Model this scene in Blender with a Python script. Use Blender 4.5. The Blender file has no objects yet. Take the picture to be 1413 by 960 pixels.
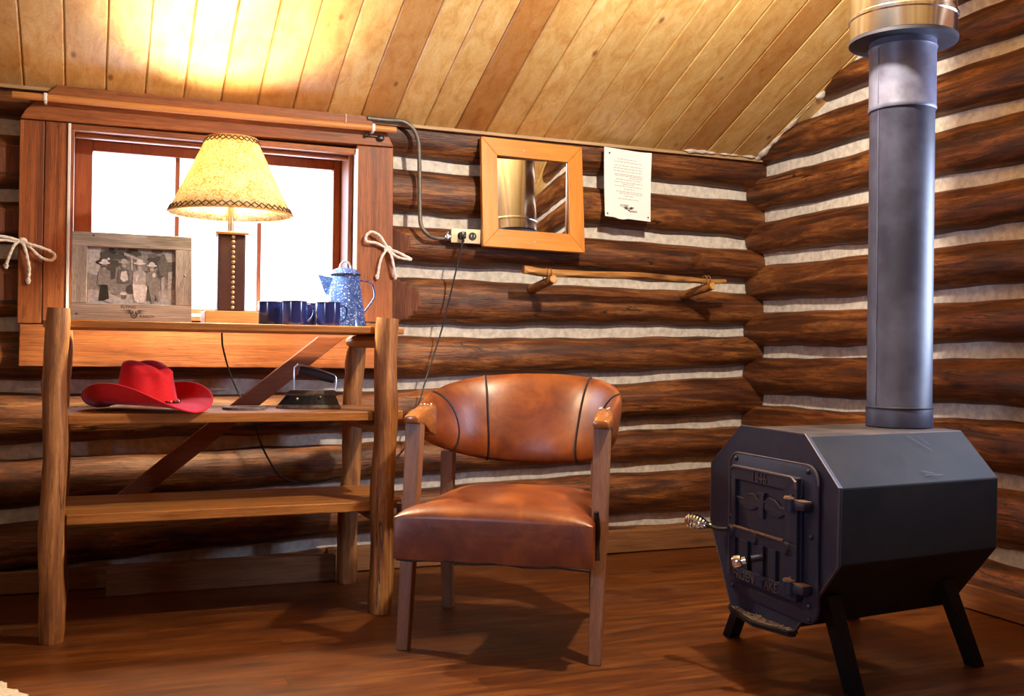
import bpy, bmesh, math, random
from mathutils import Vector, Matrix, noise as mnoise
PI = math.pi
scene = bpy.context.scene
COL = scene.collection
R = math.radians

# ---------------------------------------------------------------- camera
F_PX, CAM_H = 1420.0, 0.85
YAW, PITCH, ROLL = R(22.3), R(0.33), R(0.72)
fw = Vector((math.sin(YAW) * math.cos(PITCH), math.cos(YAW) * math.cos(PITCH), math.sin(PITCH)))
rt0 = Vector((math.cos(YAW), -math.sin(YAW), 0)); up0 = rt0.cross(fw)
RT = rt0 * math.cos(ROLL) + up0 * math.sin(ROLL); UP = up0 * math.cos(ROLL) - rt0 * math.sin(ROLL)
cam_d = bpy.data.cameras.new('camera'); cam = bpy.data.objects.new('camera', cam_d); COL.objects.link(cam)
cam_d.sensor_width = 36; cam_d.lens = F_PX / 1413 * 36; cam_d.clip_start = .05
m = Matrix((RT, UP, -fw)).transposed().to_4x4(); m.translation = (0, 0, CAM_H)
cam.matrix_world = m; scene.camera = cam

def on_wall(px, py, Y):
    """Where the point seen at a photo pixel lies on the plane at depth Y from the camera's wall."""
    d = fw + RT * ((px - 706.5) / F_PX) - UP * ((py - 480) / F_PX)
    return Vector((0, 0, CAM_H)) + d * (Y / d.y)

# ---------------------------------------------------------------- materials
def new_mat(name):
    m = bpy.data.materials.new(name); m.use_nodes = True
    nt = m.node_tree; nt.nodes.clear()
    out = nt.nodes.new('ShaderNodeOutputMaterial'); b = nt.nodes.new('ShaderNodeBsdfPrincipled')
    nt.links.new(b.outputs[0], out.inputs[0])
    return m, nt, b

def N(nt, t, **kw):
    n = nt.nodes.new(t)
    for k, v in kw.items():
        if k in n.bl_rna.properties.keys(): setattr(n, k, v)
    return n

def ramp(nt, src, stops):
    r = N(nt, 'ShaderNodeValToRGB'); e = r.color_ramp.elements
    while len(e) < len(stops): e.new(.5)
    for i, (p, c) in enumerate(stops): e[i].position = p; e[i].color = (*c, 1)
    nt.links.new(src, r.inputs[0]); return r.outputs[0]

def mixc(nt, mode, fac, a, b):
    x = N(nt, 'ShaderNodeMix', data_type='RGBA', blend_type=mode)
    for s, v in ((x.inputs[0], fac), (x.inputs[6], a), (x.inputs[7], b)):
        if hasattr(v, 'is_output'): nt.links.new(v, s)
        elif isinstance(v, (int, float)): s.default_value = v
        else: s.default_value = (*v, 1)
    return x.outputs[2]

def mathn(nt, op, a, b=None, c=None):
    x = N(nt, 'ShaderNodeMath', operation=op)
    for i, v in enumerate((a, b, c)):
        if v is None: continue
        if hasattr(v, 'is_output'): nt.links.new(v, x.inputs[i])
        else: x.inputs[i].default_value = v
    return x.outputs[0]

def coords(nt, scale, rnd=True):
    tc = N(nt, 'ShaderNodeTexCoord'); src = tc.outputs['Object']
    if rnd:
        oi = N(nt, 'ShaderNodeObjectInfo')
        sc = N(nt, 'ShaderNodeVectorMath', operation='SCALE'); sc.inputs[0].default_value = (17.3, 9.1, 23.7)
        nt.links.new(oi.outputs['Random'], sc.inputs[3])
        ad = N(nt, 'ShaderNodeVectorMath', operation='ADD')
        nt.links.new(src, ad.inputs[0]); nt.links.new(sc.outputs[0], ad.inputs[1]); src = ad.outputs[0]
    mp = N(nt, 'ShaderNodeMapping'); mp.inputs['Scale'].default_value = scale
    nt.links.new(src, mp.inputs[0]); return mp.outputs[0], src

def noisen(nt, vec, scale, detail=4, rough=.55, dist=0):
    n = N(nt, 'ShaderNodeTexNoise'); n.inputs['Scale'].default_value = scale; n.inputs['Detail'].default_value = detail
    n.inputs['Roughness'].default_value = rough; n.inputs['Distortion'].default_value = dist
    nt.links.new(vec, n.inputs['Vector']); return n.outputs['Fac']

def ax_scale(axis, along, across):
    return tuple(along if a == axis else across for a in 'xyz')

def wood(name, stops, axis='x', scale=1.0, rough=.45, knots=.5, fine=.45, bump=.25, dark=None, streak=0.0, rnd=True, coat=0, board=None, fleck=0.0, crack=0.0, ksize=.16, along=1.1):
    m, nt, b = new_mat(name)
    vec, src = coords(nt, ax_scale(axis, along * scale, 11 * scale), rnd)
    base = ramp(nt, noisen(nt, vec, 2.2, 6, .6, .8), stops)
    v2, _ = coords(nt, ax_scale(axis, 4 * scale, 120 * scale), rnd)
    fn = noisen(nt, v2, 2.0, 3, .6, .3)
    col = mixc(nt, 'MULTIPLY', fine, base, ramp(nt, fn, [(.3, (.35, .3, .28)), (.6, (1, 1, 1))]))
    dk = dark or tuple(c * .25 for c in stops[0][1])
    if streak:
        v4, _ = coords(nt, ax_scale(axis, 1.6 * scale, 26 * scale), rnd)
        s = ramp(nt, noisen(nt, v4, 2.0, 5, .65, 1.2), [(.42, (0, 0, 0)), (.66, (1, 1, 1))])
        col = mixc(nt, 'MIX', mathn(nt, 'MULTIPLY', s, streak), col, dk)
    if fleck:
        v5, _ = coords(nt, ax_scale(axis, 9 * scale, 42 * scale), rnd)
        s = ramp(nt, noisen(nt, v5, 2.2, 4, .7, .6), [(.50, (0, 0, 0)), (.62, (1, 1, 1))])
        col = mixc(nt, 'MIX', mathn(nt, 'MULTIPLY', s, fleck), col, dk)
    if crack:
        v6, _ = coords(nt, ax_scale(axis, .55 * scale, 9 * scale), rnd)
        cn = mathn(nt, 'ABSOLUTE', mathn(nt, 'SUBTRACT', noisen(nt, v6, 2.0, 3, .5, .3), .5))
        v7, _ = coords(nt, ax_scale(axis, 1.3 * scale, 3 * scale), rnd)
        gate = ramp(nt, noisen(nt, v7, 1.7, 2), [(.48, (0, 0, 0)), (.56, (1, 1, 1))])
        s = mathn(nt, 'MULTIPLY', mathn(nt, 'LESS_THAN', cn, .0065), gate)
        col = mixc(nt, 'MIX', mathn(nt, 'MULTIPLY', s, crack), col, tuple(c_ * .6 for c_ in dk))
    if knots:
        v3, _ = coords(nt, ax_scale(axis, 2.3 * scale, 7.5 * scale), rnd)
        vo = N(nt, 'ShaderNodeTexVoronoi'); vo.inputs['Scale'].default_value = 1.0
        nt.links.new(v3, vo.inputs['Vector'])
        k = ramp(nt, vo.outputs['Distance'], [(ksize * .35, (1, 1, 1)), (ksize, (0, 0, 0))])
        col = mixc(nt, 'MIX', mathn(nt, 'MULTIPLY', k, knots), col, dk)
    if board:                                   # one tint per board
        bx, w, off, amt = board
        tc = N(nt, 'ShaderNodeTexCoord'); sp = N(nt, 'ShaderNodeSeparateXYZ'); nt.links.new(tc.outputs['Object'], sp.inputs[0])
        idx = mathn(nt, 'FLOOR', mathn(nt, 'DIVIDE', mathn(nt, 'SUBTRACT', sp.outputs[bx], off), w))
        wn = N(nt, 'ShaderNodeTexWhiteNoise', noise_dimensions='1D'); nt.links.new(idx, wn.inputs['W'])
        tint = ramp(nt, wn.outputs['Value'], [(0, tuple(1 - amt * f for f in (.55, .8, .95))), (.5, (1 - .2 * amt, 1 - .25 * amt, 1 - .3 * amt)), (1, (1, 1, 1))])
        col = mixc(nt, 'MULTIPLY', 1.0, col, tint)
    nt.links.new(col, b.inputs['Base Color'])
    rr = N(nt, 'ShaderNodeMapRange'); rr.inputs['To Min'].default_value = rough - .08; rr.inputs['To Max'].default_value = rough + .15
    nt.links.new(fn, rr.inputs[0]); nt.links.new(rr.outputs[0], b.inputs['Roughness'])
    b.inputs['Coat Weight'].default_value = coat; b.inputs['Coat Roughness'].default_value = .2
    if bump:
        bp = N(nt, 'ShaderNodeBump'); bp.inputs['Strength'].default_value = bump; bp.inputs['Distance'].default_value = .004
        nt.links.new(fn, bp.inputs['Height']); nt.links.new(bp.outputs[0], b.inputs['Normal'])
    return m

def plain(name, col, rough=.5, metal=0, coat=0, mottle=0, mscale=30, bump=0, col2=None, emit=0, spec=.5, stops=(.35, .65)):
    m, nt, b = new_mat(name)
    if mottle or col2:
        vec, _ = coords(nt, (1, 1, 1))
        f = noisen(nt, vec, mscale, 5, .6)
        c2 = col2 or tuple(c * (1 - mottle) for c in col)
        nt.links.new(ramp(nt, f, [(stops[0], c2), (stops[1], col)]), b.inputs['Base Color'])
        if bump:
            bp = N(nt, 'ShaderNodeBump'); bp.inputs['Strength'].default_value = bump; bp.inputs['Distance'].default_value = .004
            nt.links.new(f, bp.inputs['Height']); nt.links.new(bp.outputs[0], b.inputs['Normal'])
    else: b.inputs['Base Color'].default_value = (*col, 1)
    b.inputs['Roughness'].default_value = rough; b.inputs['Metallic'].default_value = metal
    b.inputs['Coat Weight'].default_value = coat; b.inputs['Coat Roughness'].default_value = .08
    b.inputs['Specular IOR Level'].default_value = spec
    if emit: b.inputs['Emission Color'].default_value = (*col, 1); b.inputs['Emission Strength'].default_value = emit
    return m

M = {}
LOG_STOPS = [(.34, (.042, .0105, .0035)), (.45, (.115, .032, .0075)), (.54, (.205, .064, .014)), (.66, (.38, .150, .04))]
M['log_x'] = wood('log_x', LOG_STOPS, 'x', 1.0, .46, .85, .55, .6, dark=(.022, .007, .003), streak=.5, fleck=.55, crack=.9, ksize=.13)
M['log_y'] = wood('log_y', LOG_STOPS, 'y', 1.0, .46, .85, .55, .6, dark=(.022, .007, .003), streak=.5, fleck=.55, crack=.9, ksize=.13)
M['log_cut'] = wood('log_cut', [(.35, (.15, .05, .03)), (.65, (.27, .11, .07))], 'z', 1.2, .8, 0, .6, .6)
M['chink'] = plain('chink', (.80, .74, .66), .9, mottle=.32, mscale=38, bump=.8)
M['pine_ceiling'] = wood('pine_ceiling', [(.32, (.72, .40, .12)), (.5, (.85, .56, .20)), (.68, (.92, .68, .30))], 'y', 1.0, .38, .8, .25, .08, ksize=.09, along=.3,
                         dark=(.22, .06, .012), rnd=False, board=('X', .1305, .822, .72))
M['casing_x'] = wood('casing_x', [(.36, (.17, .042, .010)), (.5, (.28, .082, .019)), (.64, (.38, .128, .033))], 'x', 1.0, .5, .8, .5, .3, dark=(.045, .011, .005), along=.5, fleck=.22, crack=.5, ksize=.13)
M['casing_z'] = wood('casing_z', [(.36, (.16, .040, .010)), (.5, (.28, .080, .018)), (.64, (.39, .130, .034))], 'z', 1.0, .5, .8, .5, .3, dark=(.045, .011, .005), along=.5, fleck=.22, crack=.5, ksize=.13)
M['sash'] = wood('sash', [(.3, (.22, .05, .018)), (.7, (.36, .10, .035))], 'z', 1.0, .45, 0, .4, .15)
M['shelf_x'] = wood('shelf_x', [(.36, (.26, .088, .018)), (.5, (.40, .158, .036)), (.64, (.52, .235, .062))], 'x', 1.0, .42, .6, .5, .2, dark=(.09, .025, .006), along=.5, fleck=.18, ksize=.12)
M['post'] = wood('post', [(.34, (.20, .068, .016)), (.5, (.40, .165, .042)), (.66, (.56, .27, .09))], 'z', 1.0, .5, .8, .5, .4, dark=(.06, .016, .006), streak=.5, fleck=.25, crack=.8, ksize=.13)
M['brace'] = wood('brace', [(.3, (.20, .055, .02)), (.7, (.32, .10, .04))], 'x', 1.0, .5, 0, .5, .2)
M['rail'] = wood('rail', [(.3, (.30, .11, .03)), (.7, (.46, .2, .06))], 'y', 1.2, .5, .5, .5, .3)
M['baseboard'] = wood('baseboard', [(.3, (.20, .085, .03)), (.7, (.32, .15, .06))], 'x', 1.0, .6, .4, .5, .2, streak=.3)
M['baseboard_y'] = wood('baseboard_y', [(.3, (.20, .075, .025)), (.7, (.32, .13, .045))], 'y', 1.0, .6, .4, .5, .2, streak=.3)
M['rod_wood'] = wood('rod_wood', [(.3, (.50, .20, .055)), (.7, (.62, .28, .085))], 'x', 1.0, .45, .2, .3, .1)
M['stick'] = wood('stick', [(.3, (.26, .10, .02)), (.7, (.58, .30, .08))], 'x', 1.5, .45, .8, .5, .3, dark=(.1, .03, .01), streak=.4)
M['peg'] = wood('peg', [(.3, (.22, .08, .02)), (.7, (.45, .2, .055))], 'y', 1.5, .5, .8, .5, .3, dark=(.07, .02, .008), streak=.4)
M['mirror_wood_x'] = wood('mirror_wood_x', [(.3, (.56, .20, .022)), (.7, (.70, .30, .045))], 'x', 1.2, .35, .5, .3, .1, dark=(.35, .1, .02))
M['mirror_wood_z'] = wood('mirror_wood_z', [(.3, (.56, .20, .022)), (.7, (.70, .30, .045))], 'z', 1.2, .35, .4, .3, .1, dark=(.35, .1, .02))
M['barn_wood'] = wood('barn_wood', [(.36, (.19, .155, .14)), (.64, (.35, .295, .27))], 'x', 1.4, .7, .2, .5, .3)
M['barn_wood_z'] = wood('barn_wood_z', [(.36, (.19, .155, .14)), (.64, (.35, .295, .27))], 'z', 1.4, .7, .2, .5, .3)
M['chair_wood'] = wood('chair_wood', [(.3, (.19, .085, .045)), (.7, (.32, .155, .085))], 'z', 1.6, .38, 0, .4, .1)
M['cap_wood'] = wood('cap_wood', [(.3, (.28, .095, .022)), (.7, (.42, .16, .045))], 'y', 1.6, .2, 0, .3, .05, coat=.6)
M['lamp_wood'] = wood('lamp_wood', [(.3, (.62, .33, .10)), (.7, (.74, .45, .17))], 'x', 1.6, .4, .2, .3, .1)
M['steel'] = plain('steel', (.62, .62, .64), .3, 1)
M['conduit'] = plain('conduit', (.17, .15, .13), .45, .4, mottle=.3, mscale=60)
M['chrome'] = plain('chrome', (.76, .80, .90), .16, 1)
M['bright_chrome'] = plain('bright_chrome', (.80, .86, .98), .06, 1)
M['ivory'] = plain('ivory', (.74, .64, .44), .4)
M['black_plastic'] = plain('black_plastic', (.012, .011, .011), .35)
M['cord_black'] = plain('cord_black', (.014, .012, .012), .5)
M['rope'] = plain('rope', (.90, .88, .85), .8, mottle=.2, mscale=220, bump=.4)
M['paper'] = plain('paper', (.86, .85, .86), .7)
M['ink'] = plain('ink', (.20, .19, .22), .8)
M['ink_dark'] = plain('ink_dark', (.03, .025, .03), .8)
M['plastic_white'] = plain('plastic_white', (.85, .85, .87), .4)
M['enamel_dark'] = plain('enamel_dark', (.012, .022, .13), .12, coat=.6)
M['enamel_rim'] = plain('enamel_rim', (.008, .010, .03), .25)
M['felt_red'] = plain('felt_red', (.72, .008, .018), .85, mottle=.12, mscale=90, bump=.15)
_b = M['felt_red'].node_tree.nodes['Principled BSDF']; _b.inputs['Sheen Weight'].default_value = .5; _b.inputs['Sheen Roughness'].default_value = .4; _b.inputs['Sheen Tint'].default_value = (1, .45, .75, 1)
M['bead_black'] = plain('bead_black', (.01, .01, .012), .2)
M['bead_silver'] = plain('bead_silver', (.8, .78, .74), .2, 1)
M['iron_black'] = plain('iron_black', (.014, .015, .020), .35, .4, mottle=.4, mscale=60, bump=.3)
M['iron_rust'] = plain('iron_rust', (.20, .14, .11), .5, .6, mottle=.6, mscale=50, bump=.3)
M['shoe_iron'] = plain('shoe_iron', (.30, .24, .19), .5, .7, mottle=.5, mscale=90, bump=.4)
M['stove_side'] = plain('stove_side', (.0065, .006, .0075), .68, 0, mottle=.35, mscale=9, col2=(.014, .0105, .010), spec=.16)
M['stove_cast'] = plain('stove_cast', (.017, .018, .044), .50, .2, mottle=.3, mscale=40, bump=.12)
M['stove_rust'] = plain('stove_rust', (.22, .12, .075), .7, .2, mottle=.6, mscale=80, bump=.3)
M['stove_top'] = plain('stove_top', (.018, .017, .022), .55, .2, col2=(.10, .07, .06), mscale=8, stops=(.28, .62))
M['worn_and_highlight'] = plain('worn_and_highlight', (.085, .065, .075), .5, .3)  # pale worn metal; also paints the edge highlight on the emblem
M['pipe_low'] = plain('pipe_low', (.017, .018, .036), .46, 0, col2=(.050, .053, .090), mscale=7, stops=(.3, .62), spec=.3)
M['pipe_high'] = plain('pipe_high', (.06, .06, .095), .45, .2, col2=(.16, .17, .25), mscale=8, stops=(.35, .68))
M['dark_metal'] = plain('dark_metal', (.045, .045, .06), .5, .5)
M['ash'] = plain('ash', (.30, .20, .13), .95, col2=(.10, .06, .04), mscale=70, bump=.8)
M['hide'] = plain('hide', (.66, .56, .42), .95, mottle=.3, mscale=60, bump=.8)
M['gap'] = plain('gap', (.012, .008, .006), .9)
M['nail'] = plain('nail', (.05, .045, .045), .4, .8)
M['brass'] = plain('brass', (.75, .58, .34), .3, 1)
M['brown_leather'] = plain('brown_leather', (.055, .016, .013), .5, mottle=.25, mscale=60, bump=.2)
M['piping'] = plain('piping', (.018, .010, .010), .35)
M['bulb'] = plain('bulb', (1, .82, .55), .4, emit=1)
M['lacing'] = plain('lacing', (.09, .03, .012), .6)
M['shade_trim'] = plain('shade_trim', (.72, .42, .12), .7)
M['wall_board'] = wood('wall_board', LOG_STOPS, 'x', 1.0, .55, .6, .5, .3)

def leather():
    m, nt, b = new_mat('leather')
    vec, _ = coords(nt, (1, 1, 1))
    c = ramp(nt, noisen(nt, vec, 9, 5, .6, .4), [(.34, (.105, .0175, .0022)), (.5, (.165, .035, .004)), (.66, (.24, .064, .007))])
    nt.links.new(c, b.inputs['Base Color']); b.inputs['Roughness'].default_value = .41
    b.inputs['Coat Weight'].default_value = .25; b.inputs['Coat Roughness'].default_value = .3
    f = noisen(nt, vec, 330, 2); g = noisen(nt, vec, 16, 3, .5, 1.0)
    bp = N(nt, 'ShaderNodeBump'); bp.inputs['Strength'].default_value = .10; bp.inputs['Distance'].default_value = .003
    nt.links.new(f, bp.inputs['Height'])
    b2 = N(nt, 'ShaderNodeBump'); b2.inputs['Strength'].default_value = .07; b2.inputs['Distance'].default_value = .02
    nt.links.new(g, b2.inputs['Height']); nt.links.new(bp.outputs[0], b2.inputs['Normal'])
    nt.links.new(b2.outputs[0], b.inputs['Normal']); return m
M['leather'] = leather()

def enamel_speckled():
    m, nt, b = new_mat('enamel_speckled')
    vec, _ = coords(nt, (1, 1, 1))
    n1 = noisen(nt, vec, 190, 2, .5); n2 = noisen(nt, vec, 60, 4, .6)
    c = ramp(nt, n2, [(.3, (.018, .045, .20)), (.7, (.045, .11, .36))])
    s = ramp(nt, n1, [(.60, (0, 0, 0)), (.68, (1, 1, 1))])
    nt.links.new(mixc(nt, 'MIX', s, c, (.55, .66, .85)), b.inputs['Base Color'])
    b.inputs['Roughness'].default_value = .15; b.inputs['Coat Weight'].default_value = .4; return m
M['enamel_speckled'] = enamel_speckled()

def floor_mat():
    m, nt, b = new_mat('floor_boards')
    tc = N(nt, 'ShaderNodeTexCoord'); sp = N(nt, 'ShaderNodeSeparateXYZ'); nt.links.new(tc.outputs['Object'], sp.inputs[0])
    w = .098
    row = mathn(nt, 'DIVIDE', mathn(nt, 'ADD', sp.outputs['Y'], .02), w)
    idx = mathn(nt, 'FLOOR', row); fr = mathn(nt, 'FRACT', row)
    wn = N(nt, 'ShaderNodeTexWhiteNoise', noise_dimensions='1D'); nt.links.new(idx, wn.inputs['W'])
    xr = mathn(nt, 'DIVIDE', mathn(nt, 'ADD', sp.outputs['X'], mathn(nt, 'MULTIPLY', wn.outputs['Value'], 9.0)), 1.35)
    xi = mathn(nt, 'FLOOR', xr); xf = mathn(nt, 'FRACT', xr)
    w2 = N(nt, 'ShaderNodeTexWhiteNoise', noise_dimensions='2D')
    cb = N(nt, 'ShaderNodeCombineXYZ'); nt.links.new(idx, cb.inputs[0]); nt.links.new(xi, cb.inputs[1]); nt.links.new(cb.outputs[0], w2.inputs['Vector'])
    off = N(nt, 'ShaderNodeCombineXYZ'); nt.links.new(mathn(nt, 'MULTIPLY', w2.outputs['Value'], 31), off.inputs[0]); nt.links.new(mathn(nt, 'MULTIPLY', w2.outputs['Value'], 17), off.inputs[1])
    ad = N(nt, 'ShaderNodeVectorMath', operation='ADD'); nt.links.new(tc.outputs['Object'], ad.inputs[0]); nt.links.new(off.outputs[0], ad.inputs[1])
    mp = N(nt, 'ShaderNodeMapping'); mp.inputs['Scale'].default_value = (1.3, 13, 1); nt.links.new(ad.outputs[0], mp.inputs[0])
    col = ramp(nt, noisen(nt, mp.outputs[0], 2.2, 6, .6, 1.0), [(.34, (.055, .0135, .002)), (.5, (.118, .033, .0045)), (.66, (.195, .064, .010))])
    m2 = N(nt, 'ShaderNodeMapping'); m2.inputs['Scale'].default_value = (5, 130, 1); nt.links.new(ad.outputs[0], m2.inputs[0])
    fn = noisen(nt, m2.outputs[0], 1.6, 3, .6, .3)
    col = mixc(nt, 'MULTIPLY', .5, col, ramp(nt, fn, [(.3, (.35, .3, .28)), (.6, (1, 1, 1))]))
    col = mixc(nt, 'MULTIPLY', 1, col, ramp(nt, w2.outputs['Value'], [(0, (.78, .74, .7)), (1, (1.0, 1.0, 1.0))]))
    l1 = mathn(nt, 'LESS_THAN', fr, .012); l2 = mathn(nt, 'LESS_THAN', xf, .0022)
    seam = mathn(nt, 'MAXIMUM', mathn(nt, 'MULTIPLY', l1, .55), l2)
    col = mixc(nt, 'MIX', mathn(nt, 'MULTIPLY', seam, .8), col, (.02, .006, .002))
    # scuffs and dust with shapes of their own
    vec, _ = coords(nt, (1.2, 1.2, 1), False)
    du = ramp(nt, noisen(nt, vec, 3.2, 6, .7), [(.56, (0, 0, 0)), (.78, (1, 1, 1))])
    col = mixc(nt, 'MIX', mathn(nt, 'MULTIPLY', du, .16), col, (.42, .25, .16))
    nt.links.new(col, b.inputs['Base Color'])
    rg = N(nt, 'ShaderNodeMapRange'); rg.inputs['To Min'].default_value = .28; rg.inputs['To Max'].default_value = .52
    nt.links.new(noisen(nt, vec, 4, 4), rg.inputs[0]); nt.links.new(rg.outputs[0], b.inputs['Roughness'])
    bp = N(nt, 'ShaderNodeBump'); bp.inputs['Strength'].default_value = .15; bp.inputs['Distance'].default_value = .002
    nt.links.new(mathn(nt, 'SUBTRACT', fn, mathn(nt, 'MULTIPLY', seam, 1.5)), bp.inputs['Height']); nt.links.new(bp.outputs[0], b.inputs['Normal'])
    return m
M['pale_strip'] = wood('pale_strip', [(.3, (.42, .26, .13)), (.7, (.58, .40, .22))], 'x', 1.0, .6)
M['floor'] = floor_mat()

def shade_mat():
    m, nt, b = new_mat('parchment'); nt.nodes.remove(b)
    out = [n for n in nt.nodes if n.type == 'OUTPUT_MATERIAL'][0]
    vec, _ = coords(nt, (1, 1, 1))
    n1 = noisen(nt, vec, 150, 3, .6); n2 = noisen(nt, vec, 25, 4, .6)
    c = ramp(nt, mathn(nt, 'ADD', mathn(nt, 'MULTIPLY', n1, .7), mathn(nt, 'MULTIPLY', n2, .3)), [(.38, (.56, .36, .10)), (.50, (.90, .77, .46)), (.62, (.96, .91, .72))])
    d = N(nt, 'ShaderNodeBsdfDiffuse'); t = N(nt, 'ShaderNodeBsdfTranslucent'); mx = N(nt, 'ShaderNodeMixShader'); mx.inputs[0].default_value = .6
    nt.links.new(c, d.inputs[0]); nt.links.new(c, t.inputs[0]); nt.links.new(d.outputs[0], mx.inputs[1]); nt.links.new(t.outputs[0], mx.inputs[2]); nt.links.new(mx.outputs[0], out.inputs[0])
    return m
M['parchment'] = shade_mat()

def glass_mat():
    m, nt, b = new_mat('pane_glass'); nt.nodes.remove(b)
    out = [n for n in nt.nodes if n.type == 'OUTPUT_MATERIAL'][0]
    t = N(nt, 'ShaderNodeBsdfTransparent'); g = N(nt, 'ShaderNodeBsdfGlossy'); g.inputs['Roughness'].default_value = .02
    mx = N(nt, 'ShaderNodeMixShader'); mx.inputs[0].default_value = .06
    nt.links.new(t.outputs[0], mx.inputs[1]); nt.links.new(g.outputs[0], mx.inputs[2]); nt.links.new(mx.outputs[0], out.inputs[0]); return m
M['glass'] = glass_mat()
mm, nt, b = new_mat('mirror_glass'); b.inputs['Base Color'].default_value = (.9, .9, .9, 1); b.inputs['Metallic'].default_value = 1; b.inputs['Roughness'].default_value = .01
M['mirror_glass'] = mm
for i, g in enumerate((.02, .06, .12, .20, .36, .56)): M['grey%d' % i] = plain('print_grey_%d' % i, (g * 1.15, g * 1.1, g * 1.16), .35, mottle=.3, mscale=120, stops=(.4, .58))

# ---------------------------------------------------------------- mesh helpers
def obj(name, bm, mat, parent=None, smooth=False, kind=None, recalc=True):
    if recalc: bmesh.ops.recalc_face_normals(bm, faces=bm.faces[:])
    me = bpy.data.meshes.new(name); bm.to_mesh(me); bm.free()
    for mt in (mat if isinstance(mat, (list, tuple)) else [mat]): me.materials.append(mt)
    if smooth:
        me.polygons.foreach_set('use_smooth', [True] * len(me.polygons))
        if smooth != 'all': me.set_sharp_from_angle(angle=R(smooth if not isinstance(smooth, bool) else 40))
    o = bpy.data.objects.new(name, me); COL.objects.link(o)
    if parent: o.parent = parent
    if kind: o['kind'] = kind
    return o

def tag(o, label, cat, group=None, kind=None):
    o['label'] = label; o['category'] = cat
    if group: o['group'] = group
    if kind: o['kind'] = kind
    return o

def thing(name, label, cat, loc=(0, 0, 0), rz=0, group=None):
    o = bpy.data.objects.new(name, None); COL.objects.link(o); o.location = loc; o.rotation_euler = (0, 0, rz); o.empty_display_size = .1
    return tag(o, label, cat, group)

def box(bm, lo, hi, bev=0, mat=0, rot=None, segs=2):
    c = [(lo[i] + hi[i]) / 2 for i in range(3)]; s = [hi[i] - lo[i] for i in range(3)]
    mtx = Matrix.Translation(c) @ (rot or Matrix()) @ Matrix.Diagonal((*s, 1))
    t = bmesh.new(); bmesh.ops.create_cube(t, size=1, matrix=mtx)
    if bev: bmesh.ops.bevel(t, geom=t.edges[:], offset=bev, segments=segs, affect='EDGES', profile=.5)
    merge(bm, t, mat); return bm

def merge(bm, t, mat=0):
    vm = {v: bm.verts.new(v.co) for v in t.verts}
    for f in t.faces:
        try: nf = bm.faces.new([vm[v] for v in f.verts]); nf.material_index = mat or f.material_index
        except ValueError: pass
    t.free()

def B(): return bmesh.new()

def catmull(pts, n=6, closed=False):
    P = [Vector(p) for p in pts]; out = []; L = len(P)
    for i in range(L if closed else L - 1):
        if closed: a, b, c, d = P[i - 1], P[i], P[(i + 1) % L], P[(i + 2) % L]
        else: a, b, c, d = P[max(i - 1, 0)], P[i], P[i + 1], P[min(i + 2, L - 1)]
        for k in range(n):
            t = k / n
            out.append(.5 * ((2 * b) + (c - a) * t + (2 * a - 5 * b + 4 * c - d) * t * t + (3 * b - a - 3 * c + d) * t ** 3))
    if not closed: out.append(P[-1])
    return out

def tube(bm, pts, r, n=10, closed=False, caps=True, mat=0, flat=1.0, wob=None):
    """A swept tube; r is a number or a list."""
    P = [Vector(p) for p in pts]; L = len(P); rs = r if isinstance(r, (list, tuple)) else [r] * L
    T = []
    for i in range(L):
        a = P[i - 1] if (i > 0 or closed) else P[i]; b = P[(i + 1) % L] if (i < L - 1 or closed) else P[i]
        T.append((b - a).normalized())
    ref = Vector((0, 0, 1)) if abs(T[0].z) < .9 else Vector((1, 0, 0))
    nrm = (ref - T[0] * ref.dot(T[0])).normalized(); rings = []
    for i in range(L):
        nrm = (nrm - T[i] * nrm.dot(T[i])).normalized(); bi = T[i].cross(nrm)
        ring = []
        for k in range(n):
            a = 2 * PI * k / n; rr = rs[i] * (wob(i, a) if wob else 1)
            ring.append(bm.verts.new(P[i] + nrm * (math.cos(a) * rr * flat) + bi * (math.sin(a) * rr)))
        rings.append(ring)
    for i in range(L if closed else L - 1):
        A, Bq = rings[i], rings[(i + 1) % L]
        for k in range(n):
            f = bm.faces.new((A[k], A[(k + 1) % n], Bq[(k + 1) % n], Bq[k])); f.material_index = mat
    if caps and not closed:
        for rg in (rings[0], rings[-1]):
            f = bm.faces.new(rg); f.material_index = mat
    return bm

def lathe(bm, prof, n=32, c=(0, 0, 0), mat=0, close=False):
    """prof: list of (radius, z)."""
    rings = []
    for r, z in prof:
        if r < 1e-6: rings.append([bm.verts.new((c[0], c[1], c[2] + z))])
        else: rings.append([bm.verts.new((c[0] + r * math.cos(2 * PI * k / n), c[1] + r * math.sin(2 * PI * k / n), c[2] + z)) for k in range(n)])
    for A, Bq in zip(rings, rings[1:]):
        for k in range(n):
            k2 = (k + 1) % n
            if len(A) == 1 and len(Bq) == 1: continue
            if len(A) == 1: vs = (A[0], Bq[k2], Bq[k])
            elif len(Bq) == 1: vs = (A[k], A[k2], Bq[0])
            else: vs = (A[k], A[k2], Bq[k2], Bq[k])
            f = bm.faces.new(vs); f.material_index = mat
    return bm

def prism(bm, poly, fn, t0, t1, mat=0, bev=0):
    """extrude polygon (a,b) between t0 and t1; fn(a,b,t) -> world."""
    t = bmesh.new()
    A = [t.verts.new(fn(a, b, t0)) for a, b in poly]; C = [t.verts.new(fn(a, b, t1)) for a, b in poly]
    t.faces.new(A); t.faces.new(C[::-1]); n = len(poly)
    for i in range(n): t.faces.new((A[i], A[(i + 1) % n], C[(i + 1) % n], C[i]))
    bmesh.ops.recalc_face_normals(t, faces=t.faces[:])
    if bev: bmesh.ops.bevel(t, geom=t.edges[:], offset=bev, segments=2, affect='EDGES', profile=.5)
    merge(bm, t, mat); return bm

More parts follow.
